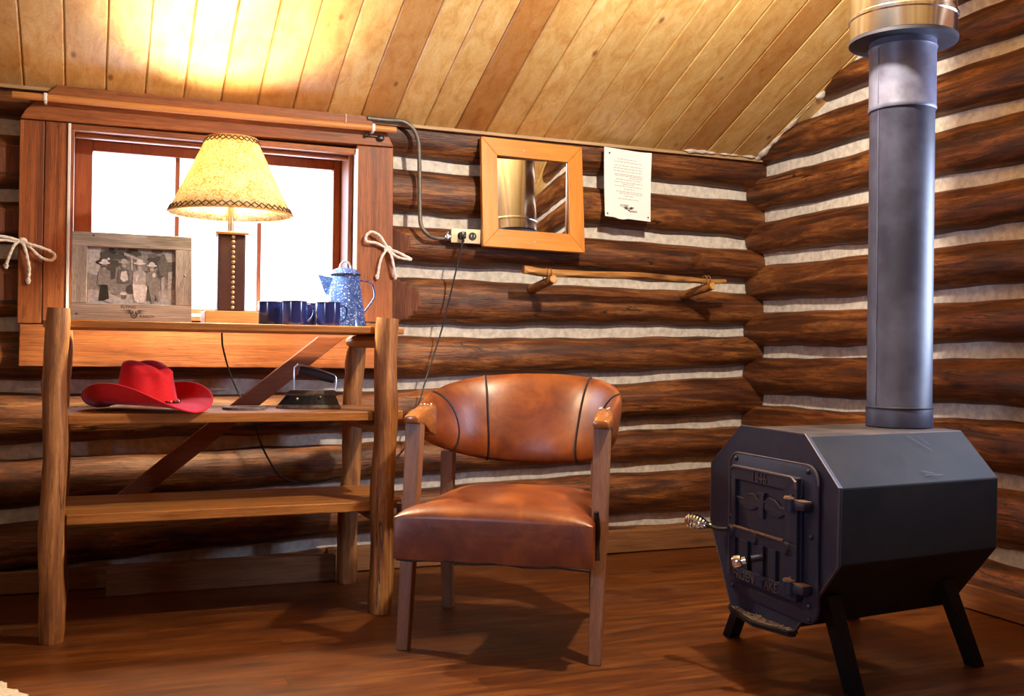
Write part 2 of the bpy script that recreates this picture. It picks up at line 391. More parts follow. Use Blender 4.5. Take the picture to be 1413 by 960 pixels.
def rrect(x0, z0, x1, z1, r, n=5):
    out = []
    for cx, cz, a0 in ((x1 - r, z1 - r, 0), (x0 + r, z1 - r, 90), (x0 + r, z0 + r, 180), (x1 - r, z0 + r, 270)):
        for k in range(n + 1):
            a = R(a0 + 90 * k / n); out.append((cx + r * math.cos(a), cz + r * math.sin(a)))
    return out

def ball(bm, c, r, mat=0, seg=10, sc=(1, 1, 1)):
    t = bmesh.new(); bmesh.ops.create_uvsphere(t, u_segments=seg, v_segments=max(6, seg // 2 + 2), radius=r, matrix=Matrix.Translation(c) @ Matrix.Diagonal((*sc, 1)))
    merge(bm, t, mat); return bm

def text_bm(s, size, fn, extrude=.001, align='CENTER'):
    """letters as solid geometry; fn(x, y, t) -> world, t = 0..extrude outward."""
    cu = bpy.data.curves.new('lettering', 'FONT'); cu.body = s; cu.size = size; cu.align_x = align; cu.extrude = extrude / 2; cu.resolution_u = 3
    o = bpy.data.objects.new('lettering', cu); COL.objects.link(o)
    dg = bpy.context.evaluated_depsgraph_get(); me = bpy.data.meshes.new_from_object(o.evaluated_get(dg))
    bpy.data.objects.remove(o); bpy.data.curves.remove(cu)
    bm = bmesh.new(); bm.from_mesh(me); bpy.data.meshes.remove(me)
    for v in bm.verts: v.co = fn(v.co.x, v.co.y, v.co.z + extrude / 2)
    return bm

# ================================================================ SETTING
YB, XR, XL, YF = 4.0, 2.86, -1.6, -1.2          # back, right, left, front wall planes
SLOPE = .4515
def ceil_z(y): return 1.752 + (3.9 - y) * SLOPE if y > 1.35 else 1.752 + (3.9 - 1.35) * SLOPE - (1.35 - y) * SLOPE

# floor
bm = B(); box(bm, (XL - .2, YF - .2, -.05), (XR + .2, YB + .2, 0))
fl = obj('floor', bm, M['floor'], kind='structure'); tag(fl, 'varnished orange-brown board floor with dark butt joints', 'floor')

# ceiling: tongue and groove boards following both slopes of the roof
def slope_board(bm, x0, x1, ya, yb, up=1):
    t = .02; bv = .0055
    prof = [(x0 + .0008, t), (x0 + .0008, bv), (x0 + bv, 0), (x1 - bv, 0), (x1 - .0008, bv), (x1 - .0008, t)]
    A = [bm.verts.new((x, ya, ceil_z(ya) + z)) for x, z in prof]; C = [bm.verts.new((x, yb, ceil_z(yb) + z)) for x, z in prof]
    for i in range(5): bm.faces.new((A[i], A[i + 1], C[i + 1], C[i]))
bm = B(); W = .1305; k0 = int((XL - .822) / W) - 1
for k in range(k0, int((XR + .1 - .822) / W) + 1):
    x0 = .822 + k * W
    slope_board(bm, x0, x0 + W, 4.06, 1.351); slope_board(bm, x0, x0 + W, 1.349, YF - .1)
for ya, yb in ((4.1, 1.351), (1.349, YF - .1)):  # dark backing sheet added behind the boards to stop light leaking in
    vs = [bm.verts.new((x, y, ceil_z(y) + .018)) for x, y in ((XL - .2, ya), (XR + .3, ya), (XR + .3, yb), (XL - .2, yb))]
    f = bm.faces.new(vs); f.material_index = 1
c = obj('ceiling', bm, [M['pine_ceiling'], M['gap']], kind='structure', recalc=False); tag(c, 'sloping pine board ceiling with knots', 'ceiling')

# log walls ---------------------------------------------------------
def make_log(mapf, s0, s1, zlo, zhi, seed, mat, parent, bulge=.085, cut=None, nseg=None, cap=True):
    rnd = random.Random(seed)
    ph = [rnd.uniform(0, 6.28) for _ in range(8)]; am = [rnd.uniform(.4, 1) for _ in range(8)]
    kn = [(rnd.uniform(s0, s1), rnd.uniform(-.7, .7), rnd.uniform(.004, .011), rnd.uniform(.02, .05)) for _ in range(int((s1 - s0) * 2.2) + 1)]
    n = nseg or max(6, int((s1 - s0) / .035)); mseg = 14; bm = B(); rows = []; cutf = {}
    bl = bulge * rnd.uniform(.9, 1.08)
    for i in range(n + 1):
        s = s0 + (s1 - s0) * i / n
        w = lambda a, f: am[a] * math.sin(f * s + ph[a])
        lo = zlo(s) + .0245 + .0035 * w(0, 5) + .003 * w(1, 13) + .002 * w(6, 31); hi = zhi(s) - .0245 + .0035 * w(2, 4.3) + .003 * w(3, 11) + .002 * w(7, 27)
        d0 = bl * (1 + .06 * w(4, 3.1) + .05 * w(5, 7)); cz = (lo + hi) / 2; hh = (hi - lo) / 2; row = []
        row.append(bm.verts.new(mapf(s, -.035, hi)))
        for j in range(mseg + 1):
            a = PI / 2 - PI * j / mseg
            d = d0 * (max(0, math.cos(a)) ** .85) - .008; z = cz + hh * math.sin(a)
            d += .0035 * mnoise.noise(Vector((s * 3, z * 22 + seed, d0 * 10))) * math.cos(a)
            for ks, kz, ka, kr in kn: d += ka * math.exp(-(((s - ks) / kr) ** 2 + ((z - cz - kz * hh) / kr) ** 2)) * math.cos(a)
            if cut:
                lim = cut(s, z)
                if d > lim: d = lim; cutf[(i, j)] = 1
            row.append(bm.verts.new(mapf(s, d, z)))
        row.append(bm.verts.new(mapf(s, -.035, lo))); rows.append(row)
    for i in range(n):
        for j in range(len(rows[0]) - 1):
            f = bm.faces.new((rows[i][j], rows[i][j + 1], rows[i + 1][j + 1], rows[i + 1][j]))
            if (i, j - 1) in cutf and (i, j) in cutf: f.material_index = 1
        f = bm.faces.new((rows[i][-1], rows[i][0], rows[i + 1][0], rows[i + 1][-1]))
    for rg in (rows[0], rows[-1]):
        f = bm.faces.new(rg); f.material_index = 1
    return obj('log', bm, [mat, M['log_cut']], parent, smooth=50)

def interp(xs, zs):
    def f(s):
        (x0, x1, x2), (z0, z1, z2) = xs, zs
        return (z0 * (s - x1) * (s - x2) / ((x0 - x1) * (x0 - x2)) + z1 * (s - x0) * (s - x2) / ((x1 - x0) * (x1 - x2)) + z2 * (s - x0) * (s - x1) / ((x2 - x0) * (x2 - x1))) if x0 - .3 <= s <= x2 + .2 else (z0 if s < x0 else z2)
    return f

def slab(bm, mapf, s0, s1, z0, z1, holes, zt=None):
    """chinking slab with rectangular openings: strips between logs show it."""
    ss = sorted({s0, s1, *[h[0] for h in holes], *[h[1] for h in holes]})
    for a, b_ in zip(ss, ss[1:]):
        hs = [h for h in holes if h[0] <= a + 1e-6 and h[1] >= b_ - 1e-6]
        segs = [(z0, z1)] if not hs else [(z0, hs[0][2]), (hs[0][3], z1)]
        for za, zb in segs:
            n = max(1, int((b_ - a) / .06)); mz = max(1, int((zb - za) / .06)); g = []
            for i in range(n + 1):
                s = a + (b_ - a) * i / n
                g.append([bm.verts.new(mapf(s, .004 * mnoise.noise(Vector((s * 9, (za + (zb - za) * j / mz) * 9, 1.7))), za + (zb - za) * j / mz)) for j in range(mz + 1)])
            for i in range(n):
                for j in range(mz): bm.faces.new((g[i][j], g[i + 1][j], g[i + 1][j + 1], g[i][j + 1]))
            bk = [bm.verts.new(mapf(s, -.16, z)) for s, z in ((a, za), (b_, za), (b_, zb), (a, zb))]
            bm.faces.new(bk)
    for a, b_, za, zb in holes:                      # reveals of the opening
        for p, q in (((a, za), (b_, za)), ((b_, za), (b_, zb)), ((b_, zb), (a, zb)), ((a, zb), (a, za))):
            bm.faces.new([bm.verts.new(mapf(*p[:1], -.0, p[1])), bm.verts.new(mapf(q[0], -.0, q[1])), bm.verts.new(mapf(q[0], -.16, q[1])), bm.verts.new(mapf(p[0], -.16, p[1]))])
    return bm

back = lambda s, d, z: Vector((s, YB - d, z))
right = lambda s, d, z: Vector((XR - d, s, z))
left = lambda s, d, z: Vector((XL + d, s, z))
XS = (-.25, 1.14, 2.79)
CH = [(-.19, -.11, -.10), (.04, .115, .116), (.262, .326, .383 - .01), (.487, .517, .555), (.715, .723, .784), (.93, .938, .968), (1.183, 1.178, 1.168), (1.382, 1.384, 1.372), (1.62, 1.61, 1.595), (1.84, 1.84, 1.82)]
WIN = (-.075, .935, .985, 1.632)                 # window opening in the back wall: x0, x1, z0, z1
bm = B(); slab(bm, back, XL - .1, XR + .1, -.05, 1.95, [WIN])
wb = obj('wall_back', bm, M['chink'], kind='structure', smooth=True); tag(wb, 'back log wall with pale chinking, holding the window', 'wall')
cf = [interp(XS, z) for z in CH]
def hew(x1, s1, dmax=-.004):
    def f(s, z): return dmax + (s - x1) / (s1 - x1) * .085 if s < s1 else 9
    return f
for i in range(len(CH) - 1):
    sd = 100 + i * 7
    if i in (5, 6, 7):
        make_log(back, XL, -.155, cf[i], cf[i + 1], sd, M['log_x'], wb, cut=(lambda s, z: .06))
        hw = {5: (1.075, 1.235), 6: (1.065, 1.165), 7: None}[i]
        make_log(back, 1.02, XR + .02, cf[i], cf[i + 1], sd + 1, M['log_x'], wb, cut=hew(*hw) if hw else None, nseg=230 if hw else None)
    else: make_log(back, XL, XR + .02, cf[i], cf[i + 1], sd, M['log_x'], wb)

CR = [-.03, .195, .437, .660, .880, 1.083, 1.288, 1.487, 1.697, 1.905, 2.085, 2.29, 2.5, 2.71, 2.92, 3.1]
WIN2 = (1.42, 2.22, .98, 1.60)
def gable(mapf, name, label, wins, logs, mat):
    bm = B(); slab(bm, mapf, YF - .1, YB + .1, -.05, 3.15, wins)
    w = obj(name, bm, M['chink'], kind='structure', smooth=True); tag(w, label, 'wall')
    for i in range(len(CR) - 1):
        zl, zh = CR[i], CR[i + 1]
        # logs stop where the roof passes
        zt = zl + .03; reach = (2.903 - zt) / SLOPE
        a, b_ = (max(YF, 1.35 - reach - .25), min(YB - .015, 1.35 + reach + .25)) if zl > 1.5 else (YF, YB - .015)
        hit = [h for h in wins if zl < h[3] - .05 and zh > h[2] + .05]
        spans = [(a, b_)]
        for h in hit: spans = [(a, h[0] - .02), (h[1] + .02, b_)]
        r = random.Random(i + len(name)); w1 = r.uniform(-.006, .006); w2 = r.uniform(-.006, .006)
        for q, (s0, s1) in enumerate(spans):
            if s1 - s0 < .1: continue
            make_log(mapf, s0, s1, lambda s: zl + .008 * math.sin(s * 1.9 + i), lambda s: zh + .008 * math.sin(s * 1.9 + i + 1), 300 + i * 11 + q + len(name), mat, w, bulge=.08)
    return w
wr = gable(right, 'wall_right', 'log wall with pale chinking on the stove side', [WIN2], True, M['log_y'])
WIN3 = (.3, 1.3, .98, 1.60)
wl = gable(left, 'wall_left', 'log wall with pale chinking on the rack side of the room', [WIN3], True, M['log_y'])
bm = B(); box(bm, (XL - .2, YF - .12, -.05), (XR + .2, YF, 1.9))
wf = obj('wall_front', bm, M['wall_board'], kind='structure'); tag(wf, 'plain brown board wall behind the viewer', 'wall')

# baseboards
bm = B(); box(bm, (.85, 3.905, 0.004), (XR - .06, 3.945, .097), .003); box(bm, (XL + .08, 3.915, .004), (.85, 3.945, .08), .003)
o = obj('baseboard_back', bm, M['baseboard'], kind='structure'); tag(o, 'plain brown baseboard along the foot of the back wall', 'baseboard')
bm = B(); box(bm, (2.775, YF, .004), (2.805, 3.905, .083), .003)
o = obj('baseboard_right', bm, M['baseboard_y'], kind='structure'); tag(o, 'plain brown baseboard along the wall behind the stove', 'baseboard')
bm = B(); box(bm, (.062, 3.79, 0), (.858, 3.828, .095), .004)
o = obj('plank', bm, M['baseboard']); tag(o, 'loose weathered plank lying on edge on the floor under the shelf rack', 'plank')

# ceiling edge strip where boards meet the top log
bm = B(); box(bm, (XL, 3.902, ceil_z(3.91) - .010), (XR - .02, 3.912, ceil_z(3.912) + .004), .002)
o = obj('trim_1', bm, M['pale_strip'], kind='structure'); tag(o, 'thin pale strip where the ceiling meets the top log', 'trim')
bm = B()
def caulk(p0, p1, r, seed):
    n = 40; P = [Vector(p0).lerp(Vector(p1), k / n) for k in range(n + 1)]
    tube(bm, P, [r * max(.06, min(1, .35 + 1.3 * mnoise.noise(Vector((k * .23, seed, .4))))) for k in range(n + 1)], 8, wob=lambda i, a: 1 + .35 * mnoise.noise(Vector((i * .5, a * 2, seed))), flat=.7)
caulk((2.40, 3.895, ceil_z(3.895)), (2.80, 3.895, ceil_z(3.895)), .015, 3.1); caulk((2.795, 3.9, ceil_z(3.9)), (2.80, 3.45, ceil_z(3.45)), .020, 7.7); caulk((2.81, 3.45, ceil_z(3.45)), (2.82, 2.4, ceil_z(2.4)), .014, 1.3)
o = obj('trim_2', bm, M['chink'], kind='structure', smooth=True); tag(o, 'crumbly plaster caulking in the ceiling corner above the stove', 'caulking')

# window_1 ----------------------------------------------------------
w1 = thing('window_1', 'wooden three-pane window with wide reddish casing, glowing with daylight', 'window'); w1['kind'] = 'structure'
XZ = lambda a, b_, t: Vector((a, t, b_))
CF, CB = 3.895, 3.935
def board(name, poly, mat, y0=CF, y1=CB, bev=.003, par=w1):
    bm = B(); prism(bm, poly, XZ, y0, y1, bev=bev); return obj(name, bm, mat, par)
board('header', [(-.231, 1.634), (1.085, 1.650), (1.06, 1.70), (.955, 1.772), (-.105, 1.770), (-.215, 1.665)], M['casing_x'], 3.885, 3.93)
board('casing', [(-.232, .934), (-.156, .934), (-.154, 1.633), (-.232, 1.632)], M['casing_z'])
board('casing', [(-.154, .934), (-.074, .934), (-.076, 1.634), (-.152, 1.633)], M['casing_z'])
board('casing', [(.946, .966), (1.092, .966), (1.086, 1.649), (.940, 1.647)], M['casing_z'])
board('apron', [(-.226, .786), (1.092, .786), (1.094, .962), (-.224, .930)], M['casing_x'], 3.897, 3.93)
# jamb lining of the opening
bm = B(); box(bm, (-.075, 3.90, 1.612), (.938, 4.16, 1.634), .002); j = obj('jamb', bm, M['casing_x'], w1)
bm = B(); box(bm, (-.078, 3.90, .96), (-.060, 4.16, 1.62), .002); obj('jamb', bm, M['casing_z'], w1)
bm = B(); box(bm, (.918, 3.93, .96), (.936, 4.16, 1.62), .002); obj('jamb', bm, M['casing_z'], w1)
bm = B(); box(bm, (-.075, 3.90, .955), (.938, 4.16, .972), .002); obj('sill', bm, M['casing_x'], w1)
for x in (-.0755, .941):                          # pale edge strips beside the casing
    bm = B(); box(bm, (x - .0045, 3.889, .97), (x + .0045, 3.925, 1.632), .001); obj('edge_strip', bm, M['plastic_white'], w1)
bm = B(); box(bm, (-.06, 3.94, 1.595), (.92, 3.965, 1.612), .004); obj('stop_bead', bm, M['casing_x'], w1)
# sash
SY0, SY1 = 4.06, 4.10
sx = B()
for lo, hi in (((-.06, SY0, .972), (0, SY1, 1.612)), ((.888, SY0, .972), (.918, SY1, 1.612)), ((0, SY0, 1.572), (.888, SY1, 1.612)), ((0, SY0, .972), (.888, SY1, 1.006))):
    box(sx, lo, hi, .003)
s = obj('sash', sx, M['sash'], w1)
for xa in (.289, .594):
    bm = B(); box(bm, (xa, SY0 + .008, 1.004), (xa + .016, SY1 - .006, 1.574), .002); obj('mullion', bm, M['sash'], s)
for xa, xb in ((0, .289), (.305, .594), (.61, .888)):
    bm = B(); box(bm, (xa, 4.083, 1.004), (xb, 4.086, 1.574)); obj('pane', bm, M['glass'], s)

def side_window(name, label, mapf, W_):
    w = thing(name, label, 'window'); w['kind'] = 'structure'
    a, b_, za, zb = W_
    bm = B()
    for (s0, s1, z0, z1) in ((a - .1, a + .01, za - .1, zb + .1), (b_ - .01, b_ + .1, za - .1, zb + .1), (a - .1, b_ + .1, zb - .01, zb + .1), (a - .1, b_ + .1, za - .1, za + .01)):
        prism(bm, [(s0, z0), (s1, z0), (s1, z1), (s0, z1)], lambda s, z, d: mapf(s, d, z), .07, .1, bev=.002)
    obj('casing', bm, M['casing_z'], w)
    bm = B(); m_ = (a + b_) / 2
    for (s0, s1, z0, z1) in ((a, a + .05, za, zb), (b_ - .05, b_, za, zb), (a, b_, zb - .05, zb), (a, b_, za, za + .05), (m_ - .01, m_ + .01, za, zb)):
        prism(bm, [(s0, z0), (s1, z0), (s1, z1), (s0, z1)], lambda s, z, d: mapf(s, d, z), -.1, -.06, bev=.002)
    s = obj('sash', bm, M['sash'], w)
    bm = B(); prism(bm, [(a, za), (b_, za), (b_, zb), (a, zb)], lambda s_, z, d: mapf(s_, d, z), -.084, -.081); obj('pane', bm, M['glass'], s)
side_window('window_2', 'wooden window in the wall beyond the stove', right, WIN2)
side_window('window_3', 'wooden window in the wall opposite the stove', left, WIN3)

# ================================================================ WALL THINGS
# curtain rod
t = thing('curtain_rod', 'bare pale wooden curtain rod mounted across the window header', 'curtain rod', (0, 0, 0))
bm = B(); tube(bm, [(-.254, 3.85, 1.703), (.4, 3.85, 1.705), (1.082, 3.85, 1.709)], .0125, 12); obj('rod', bm, M['rod_wood'], t, smooth=True)
for x, z in ((-.152, 1.7035), (.992, 1.7085)):
    bm = B(); box(bm, (x - .006, 3.835, z - .0145), (x + .006, 3.865, z + .0145), .004); box(bm, (x - .004, 3.85, z - .018), (x + .004, 3.886, z - .013), .001); br = obj('bracket', bm, M['plastic_white'], t, smooth=True)
bm = B(); ball(bm, (.972, 3.872, 1.683), .007); ball(bm, (1.03, 3.876, 1.678), .012, sc=(1.3, .5, 1)); box(bm, (.97, 3.876, 1.68), (1.03, 3.884, 1.686), .002); obj('catch', bm, M['nail'], t, smooth=True)
bm = B(); box(bm, (.893, 3.8815, 1.713), (.8955, 3.8855, 1.768)); obj('pull_string', bm, M['rope'], t)

# rope ties
def bow(name, label, segs, ends, knot, off, sc, Y, base):
    t = thing(name, label, 'rope tie', base, 0)
    c = Vector(base)
    def P(p, dy=0): return on_wall(off[0] + p[0] / sc, off[1] + p[1] / sc, Y + dy) - c
    for nm, pts, dys in segs:
        bm = B(); tube(bm, catmull([P(p, d) for p, d in zip(pts, dys)], 7), .0052, 8, wob=lambda i, a: 1 + .10 * math.sin(2 * a + i * 1.3)); obj(nm, bm, M['rope'], t, smooth=True)
    bm = B(); ball(bm, P(knot, -.004), .0125, sc=(1.25, .8, 1)); tube(bm, catmull([P((knot[0] - 45, knot[1] + 20), -.008), P((knot[0], knot[1] - 25), -.012), P((knot[0] + 50, knot[1] + 15), -.008)], 5), .005, 8); obj('knot', bm, M['rope'], t, smooth=True)
    for e in ends:
        bm = B(); ball(bm, P(e), .0085, sc=(1.1, 1, 1)); ball(bm, P((e[0], e[1] + 26)), .007); obj('end_knot', bm, M['rope'], t, smooth=True)
    return t
z6 = [-.004, -.016, -.02, -.016, -.014, -.012, -.012, -.008, -.004]
bow('curtain_tie', 'white rope tied in a loose bow on the casing above the coffee pot',
    [('loop', [(435, 415), (350, 270), (290, 215), (210, 190), (150, 240), (150, 310), (210, 328), (290, 340), (430, 420)], z6),
     ('loop', [(440, 420), (560, 458), (680, 518), (745, 556), (640, 545), (540, 512), (440, 425)], [-.006, -.03, -.045, -.05, -.045, -.03, -.008]),
     ('tail', [(425, 420), (360, 510), (325, 620), (305, 740), (295, 770)], [-.008, -.01, -.006, -.004, -.004]),
     ('tail', [(440, 430), (485, 520), (510, 640), (525, 740), (530, 770)], [-.01, -.02, -.02, -.015, -.012])],
    [(292, 775), (532, 775)], (435, 415), (490, 300), 9.6, 3.884, (1.067, 3.88, 1.253))
bow('curtain_tie', 'white rope tied in a loose bow on the casing above the grey picture frame',
    [('loop', [(320, 245), (150, 195), (0, 168), (-140, 160), (-190, 190), (-120, 225), (60, 225), (300, 250)], [-.006, -.02, -.03, -.03, -.03, -.03, -.02, -.006]),
     ('loop', [(340, 250), (450, 290), (560, 320), (740, 390), (808, 455), (760, 520), (640, 500), (530, 420), (400, 285)], [-.006, -.012, -.012, -.012, -.012, -.01, -.01, -.01, -.006]),
     ('tail', [(290, 240), (220, 290), (170, 380), (130, 480), (95, 580)], [-.008, -.014, -.016, -.014, -.012]),
     ('tail', [(340, 270), (380, 390), (410, 520), (430, 650), (425, 760), (412, 810)], [-.008, -.012, -.012, -.008, -.006, -.006])],
    [(88, 600), (415, 820)], (335, 240), (0, 310), 10.667, 3.884, (-.213, 3.88, 1.213))

# outlet with conduit
t = thing('outlet_box', 'ivory surface-mounted power outlet fed by grey metal conduit beside the mirror', 'outlet', (1.38, 3.92, 1.318))
bm = B(); box(bm, (-.056, -.042, -.026), (.062, .02, .026), .004); obj('box', bm, M['conduit'], t, smooth=True)
bm = B(); box(bm, (-.060, -.05, -.029), (.066, -.041, .029), .004); obj('cover_plate', bm, M['ivory'], t, smooth=True)
for x in (-.017, .030):
    bm = B(); t2 = bmesh.new(); bmesh.ops.create_cone(t2, segments=20, radius1=.0165, radius2=.0155, depth=.006, cap_ends=True, matrix=Matrix.Translation((x, -.052, 0)) @ Matrix.Rotation(PI / 2, 4, 'X')); merge(bm, t2)
    sk = obj('socket', bm, M['black_plastic'], t, smooth=True)
    bm = B()
    for q in (-.006, .006): box(bm, (x + q - .0012, -.0562, -.004), (x + q + .0012, -.0548, .006), 0)
    obj('slot', bm, M['ivory'], sk)
c0 = Vector((1.38, 3.92, 1.318))
cp = [(.978, 3.885, 1.752), (1.06, 3.885, 1.752), (1.118, 3.88, 1.752), (1.16, 3.88, 1.728), (1.183, 3.885, 1.685), (1.190, 3.89, 1.62), (1.194, 3.892, 1.5), (1.196, 3.89, 1.40), (1.199, 3.88, 1.35), (1.222, 3.875, 1.318), (1.26, 3.885, 1.305), (1.31, 3.89, 1.306), (1.325, 3.89, 1.309)]
bm = B(); tube(bm, catmull([Vector(p) - c0 for p in cp], 6), .0085, 10); obj('conduit', bm, M['conduit'], t, smooth=True)
bm = B(); tube(bm, [(-.082, -.03, -.009), (-.056, -.03, -.006)], .0145, 12); box(bm, (-.078, -.048, -.018), (-.068, -.02, .012), .002); ball(bm, (-.073, -.05, .010), .005); obj('connector', bm, M['steel'], t, smooth=True)

# mirror (hangs with its foot tipped away from the wall)
mt = thing('mirror', 'square mirror in a wide honey-coloured mitred wood frame', 'mirror', (1.672, 3.853, 1.275))
mt.rotation_euler = (R(-6.5), R(.6), 0)
W2, H2, I, J = .2265, .452, .1585, .075
def mit(a, b_, c_, d): return [a, b_, c_, d]
TH = (-.012, .010)
for nm, poly, mtl in (('frame_rail', [(-W2, 0), (W2, 0), (I, J), (-I, J)], 'mirror_wood_x'), ('frame_rail', [(-W2, H2), (W2, H2), (I, H2 - J + .003), (-I, H2 - J + .003)], 'mirror_wood_x'),
                      ('frame_stile', [(-W2, 0), (-I, J), (-I, H2 - J + .003), (-W2, H2)], 'mirror_wood_z'), ('frame_stile', [(W2, 0), (I, J), (I, H2 - J + .003), (W2, H2)], 'mirror_wood_z')):
    bm = B(); prism(bm, poly, XZ, *TH, bev=.002); obj(nm, bm, M[mtl], mt)
gl = Matrix.Translation((0, .018, .225)) @ Matrix.Rotation(R(-3.2), 4, 'Z') @ Matrix.Rotation(R(3.4), 4, 'X')      # the pane sits slightly askew in its frame
bm = B(); box(bm, (-I - .008, -.002, -.158), (I + .008, .002, .160)); bm.transform(gl); obj('mirror_glass', bm, M['mirror_glass'], mt)
for x, z in ((-.04, .41), (-.0, .03)): bm = B(); ball(bm, (x, -.0125, z), .004, sc=(1, .4, 1)); obj('screw', bm, M['steel'], mt, smooth=True)

# paper notice
t = thing('paper_sign', 'white printed paper notice pinned to the logs beside the mirror', 'notice', (2.112, 3.885, 1.578))
bm = B(); nx, nz = 10, 14; g = []
def pap(u, v): # u,v in -1..1
    x = .110 * u - .004 * v; z = .146 * v - .006 * u + (-.005 if v < -.98 and -.6 < u < -.1 else 0)
    curl = .018 * max(0, u - .3) ** 2 * (1 + v) - .01 * (1 - v * v) * .4
    return Vector((x + (.012 if 0 else 0), -.012 - curl, z))
for sgn in (0, .0006):
    g = [[bm.verts.new(pap(-1 + 2 * i / nx, -1 + 2 * j / nz) + Vector((0, sgn, 0))) for j in range(nz + 1)] for i in range(nx + 1)]
    for i in range(nx):
        for j in range(nz): bm.faces.new((g[i][j], g[i + 1][j], g[i + 1][j + 1], g[i][j + 1]))
obj('sheet', bm, M['paper'], t, smooth='all')
def strip(bm, u0, u1, v, h, mat=0):
    n = 5
    for k in range(n):
        a, b_ = u0 + (u1 - u0) * k / n, u0 + (u1 - u0) * (k + 1) / n
        f = bm.faces.new([bm.verts.new(pap(p, q) + Vector((0, -.0008, 0))) for p, q in ((a, v - h), (b_, v - h), (b_, v + h), (a, v + h))]); f.material_index = mat
bm = B(); rnd = random.Random(3)
rows = [(.72, -.42, .42), (.64, -.55, .62), (.53, -.55, .64), (.45, -.6, .64), (.37, -.6, .66), (.28, -.55, .66), (.24, -.55, .66), (.19, .1, .66), (.13, -.5, .6), (.05, -.55, .66), (0, -.2, .3), (-.06, -.55, .62), (-.14, -.15, .28), (-.22, -.5, .66), (-.27, -.35, .66), (-.34, -.12, .28), (-.43, -.4, .48)]
for v, a, b_ in rows:
    x = a
    while x < b_:
        w_ = rnd.uniform(.05, .16); strip(bm, x, min(x + w_, b_), v, .006); x += w_ + .03
obj('printed_lines', bm, M['ink'], t, recalc=False)
def pap_fn(cx, cz):
    return lambda x, y, tt: Vector((cx + x, -.0132 - tt, cz + y))
bm = text_bm('FLYING', .012, pap_fn(-.014, -.094), .0004); merge(bm, text_bm('RANCH', .011, pap_fn(.028, -.117), .0004))
def wings(bm, fn, s):
    for sg in (-1, 1):
        for k in range(3):
            pts = [(sg * .05, .05 - k * .09), (sg * .35, .18 - k * .10), (sg * (.95 - .18 * k), .08 - k * .11), (sg * .4, .09 - k * .10)]
            bm.faces.new([bm.verts.new(fn(a * s, b_ * s)) for a, b_ in pts])
    pts = [(-.1, .1), (-.05, .1), (-.05, -.22), (.05, -.22), (.05, .1), (.1, .1), (.1, -.3), (-.1, -.3)]
    bm.faces.new([bm.verts.new(fn(a * s, b_ * s - .0)) for a, b_ in pts])
wings(bm, lambda a, b_: Vector((.006 + a, -.0134, -.101 + b_)), .034)
obj('printed_emblem', bm, M['ink_dark'], t, recalc=False)
for x, z in ((.098, .125), (-.096, -.128), (.1, -.135), (-.09, .128)):
    bm = B(); ball(bm, (x, -.016, z), .0035, sc=(1, .5, 1)); obj('pin', bm, M['nail'], t)

# coat rail of peeled sticks
t = thing('coat_rail', 'peeled-branch coat rail lashed to two pegs in the back wall', 'coat rail', (2.07, 3.80, 1.15))
rnd = random.Random(8)
pts = [(-.475, -.02, .036), (-.40, -.022, .030), (-.28, -.02, .027), (-.1, -.02, .031), (.1, -.02, .033), (.28, -.02, .026), (.40, -.02, .022), (.478, -.02, .026)]
rad = [.0165, .017, .0155, .0145, .0135, .012, .0115, .009]
cc = catmull(pts, 5); rr = [rad[min(int(i / 5), 7)] + (rad[min(int(i / 5) + 1, 7)] - rad[min(int(i / 5), 7)]) * (i % 5) / 5 for i in range(len(cc))]
bm = B(); tube(bm, cc, rr, 10, wob=lambda i, a: 1 + .09 * math.sin(3 * a + i * .8)); obj('rail', bm, M['stick'], t, smooth=True)
for x, x2 in ((-.372, -.354), (.362, .394)):
    bm = B(); tube(bm, [(x, .13, -.030), (x, .09, -.026), ((x + x2) / 2, .03, -.012), (x2, -.045, .002)], [.020, .0195, .0185, .017], 12, wob=lambda i, a: 1 + .06 * math.sin(3 * a + i)); p_ = obj('peg', bm, M['peg'], t, smooth=True)
    bm = B(); t2 = bmesh.new(); bmesh.ops.create_cone(t2, segments=12, radius1=.0155, radius2=.0145, depth=.002, cap_ends=True, matrix=Matrix.Translation((x2, -.0465, .0025)) @ Matrix.Rotation(PI / 2, 4, 'X')); merge(bm, t2)
    obj('cut_end', bm, M['lamp_wood'], p_, smooth=True)
    bm = B(); xm = x2 - .012
    for q in (0, 1): tube(bm, [Vector((xm - .01 + .016 * q, -.02 + .026 * math.cos(a), .014 + .033 * math.sin(a))) for a in [2 * PI * k / 16 for k in range(16)]], .0022, 6, closed=True)
    obj('lashing', bm, M['rail'], t, smooth=True)

# ================================================================ SHELF RACK
rk = thing('shelf_rack', 'rustic three-tier shelf rack of peeled log posts standing under the window', 'shelf', (.41, 3.5, 0))
c0 = Vector((.41, 3.5, 0))
def post(x0, y0, x1, y1, h, r0, r1, seed):
    rnd = random.Random(seed); ph = rnd.uniform(0, 6); n = 26; bm = B(); kn = [(rnd.uniform(.1, .9), rnd.uniform(0, 6.28), rnd.uniform(.08, .2)) for _ in range(7)]
    pts = [Vector((x0 + (x1 - x0) * k / n + .004 * math.sin(k * .5 + ph), y0 + (y1 - y0) * k / n + .003 * math.sin(k * .37 + ph), h * k / n)) - c0 for k in range(n + 1)]
    rs = [(r0 + (r1 - r0) * k / n) * (1 + .03 * math.sin(k * .8 + ph)) * (.93 if k in (0, n) else 1) for k in range(n + 1)]
    def wob(i, a):
        w = 1 + .035 * math.sin(3 * a + ph) + .02 * math.sin(5 * a + i * .4)
        for kz, ka, kk in kn: w += kk * math.exp(-((i / n - kz) / .03) ** 2 - ((math.sin((a - ka) / 2)) / .2) ** 2)
        return w
    tube(bm, pts, rs, 18, wob=wob); obj('post', bm, M['post'], rk, smooth=50)
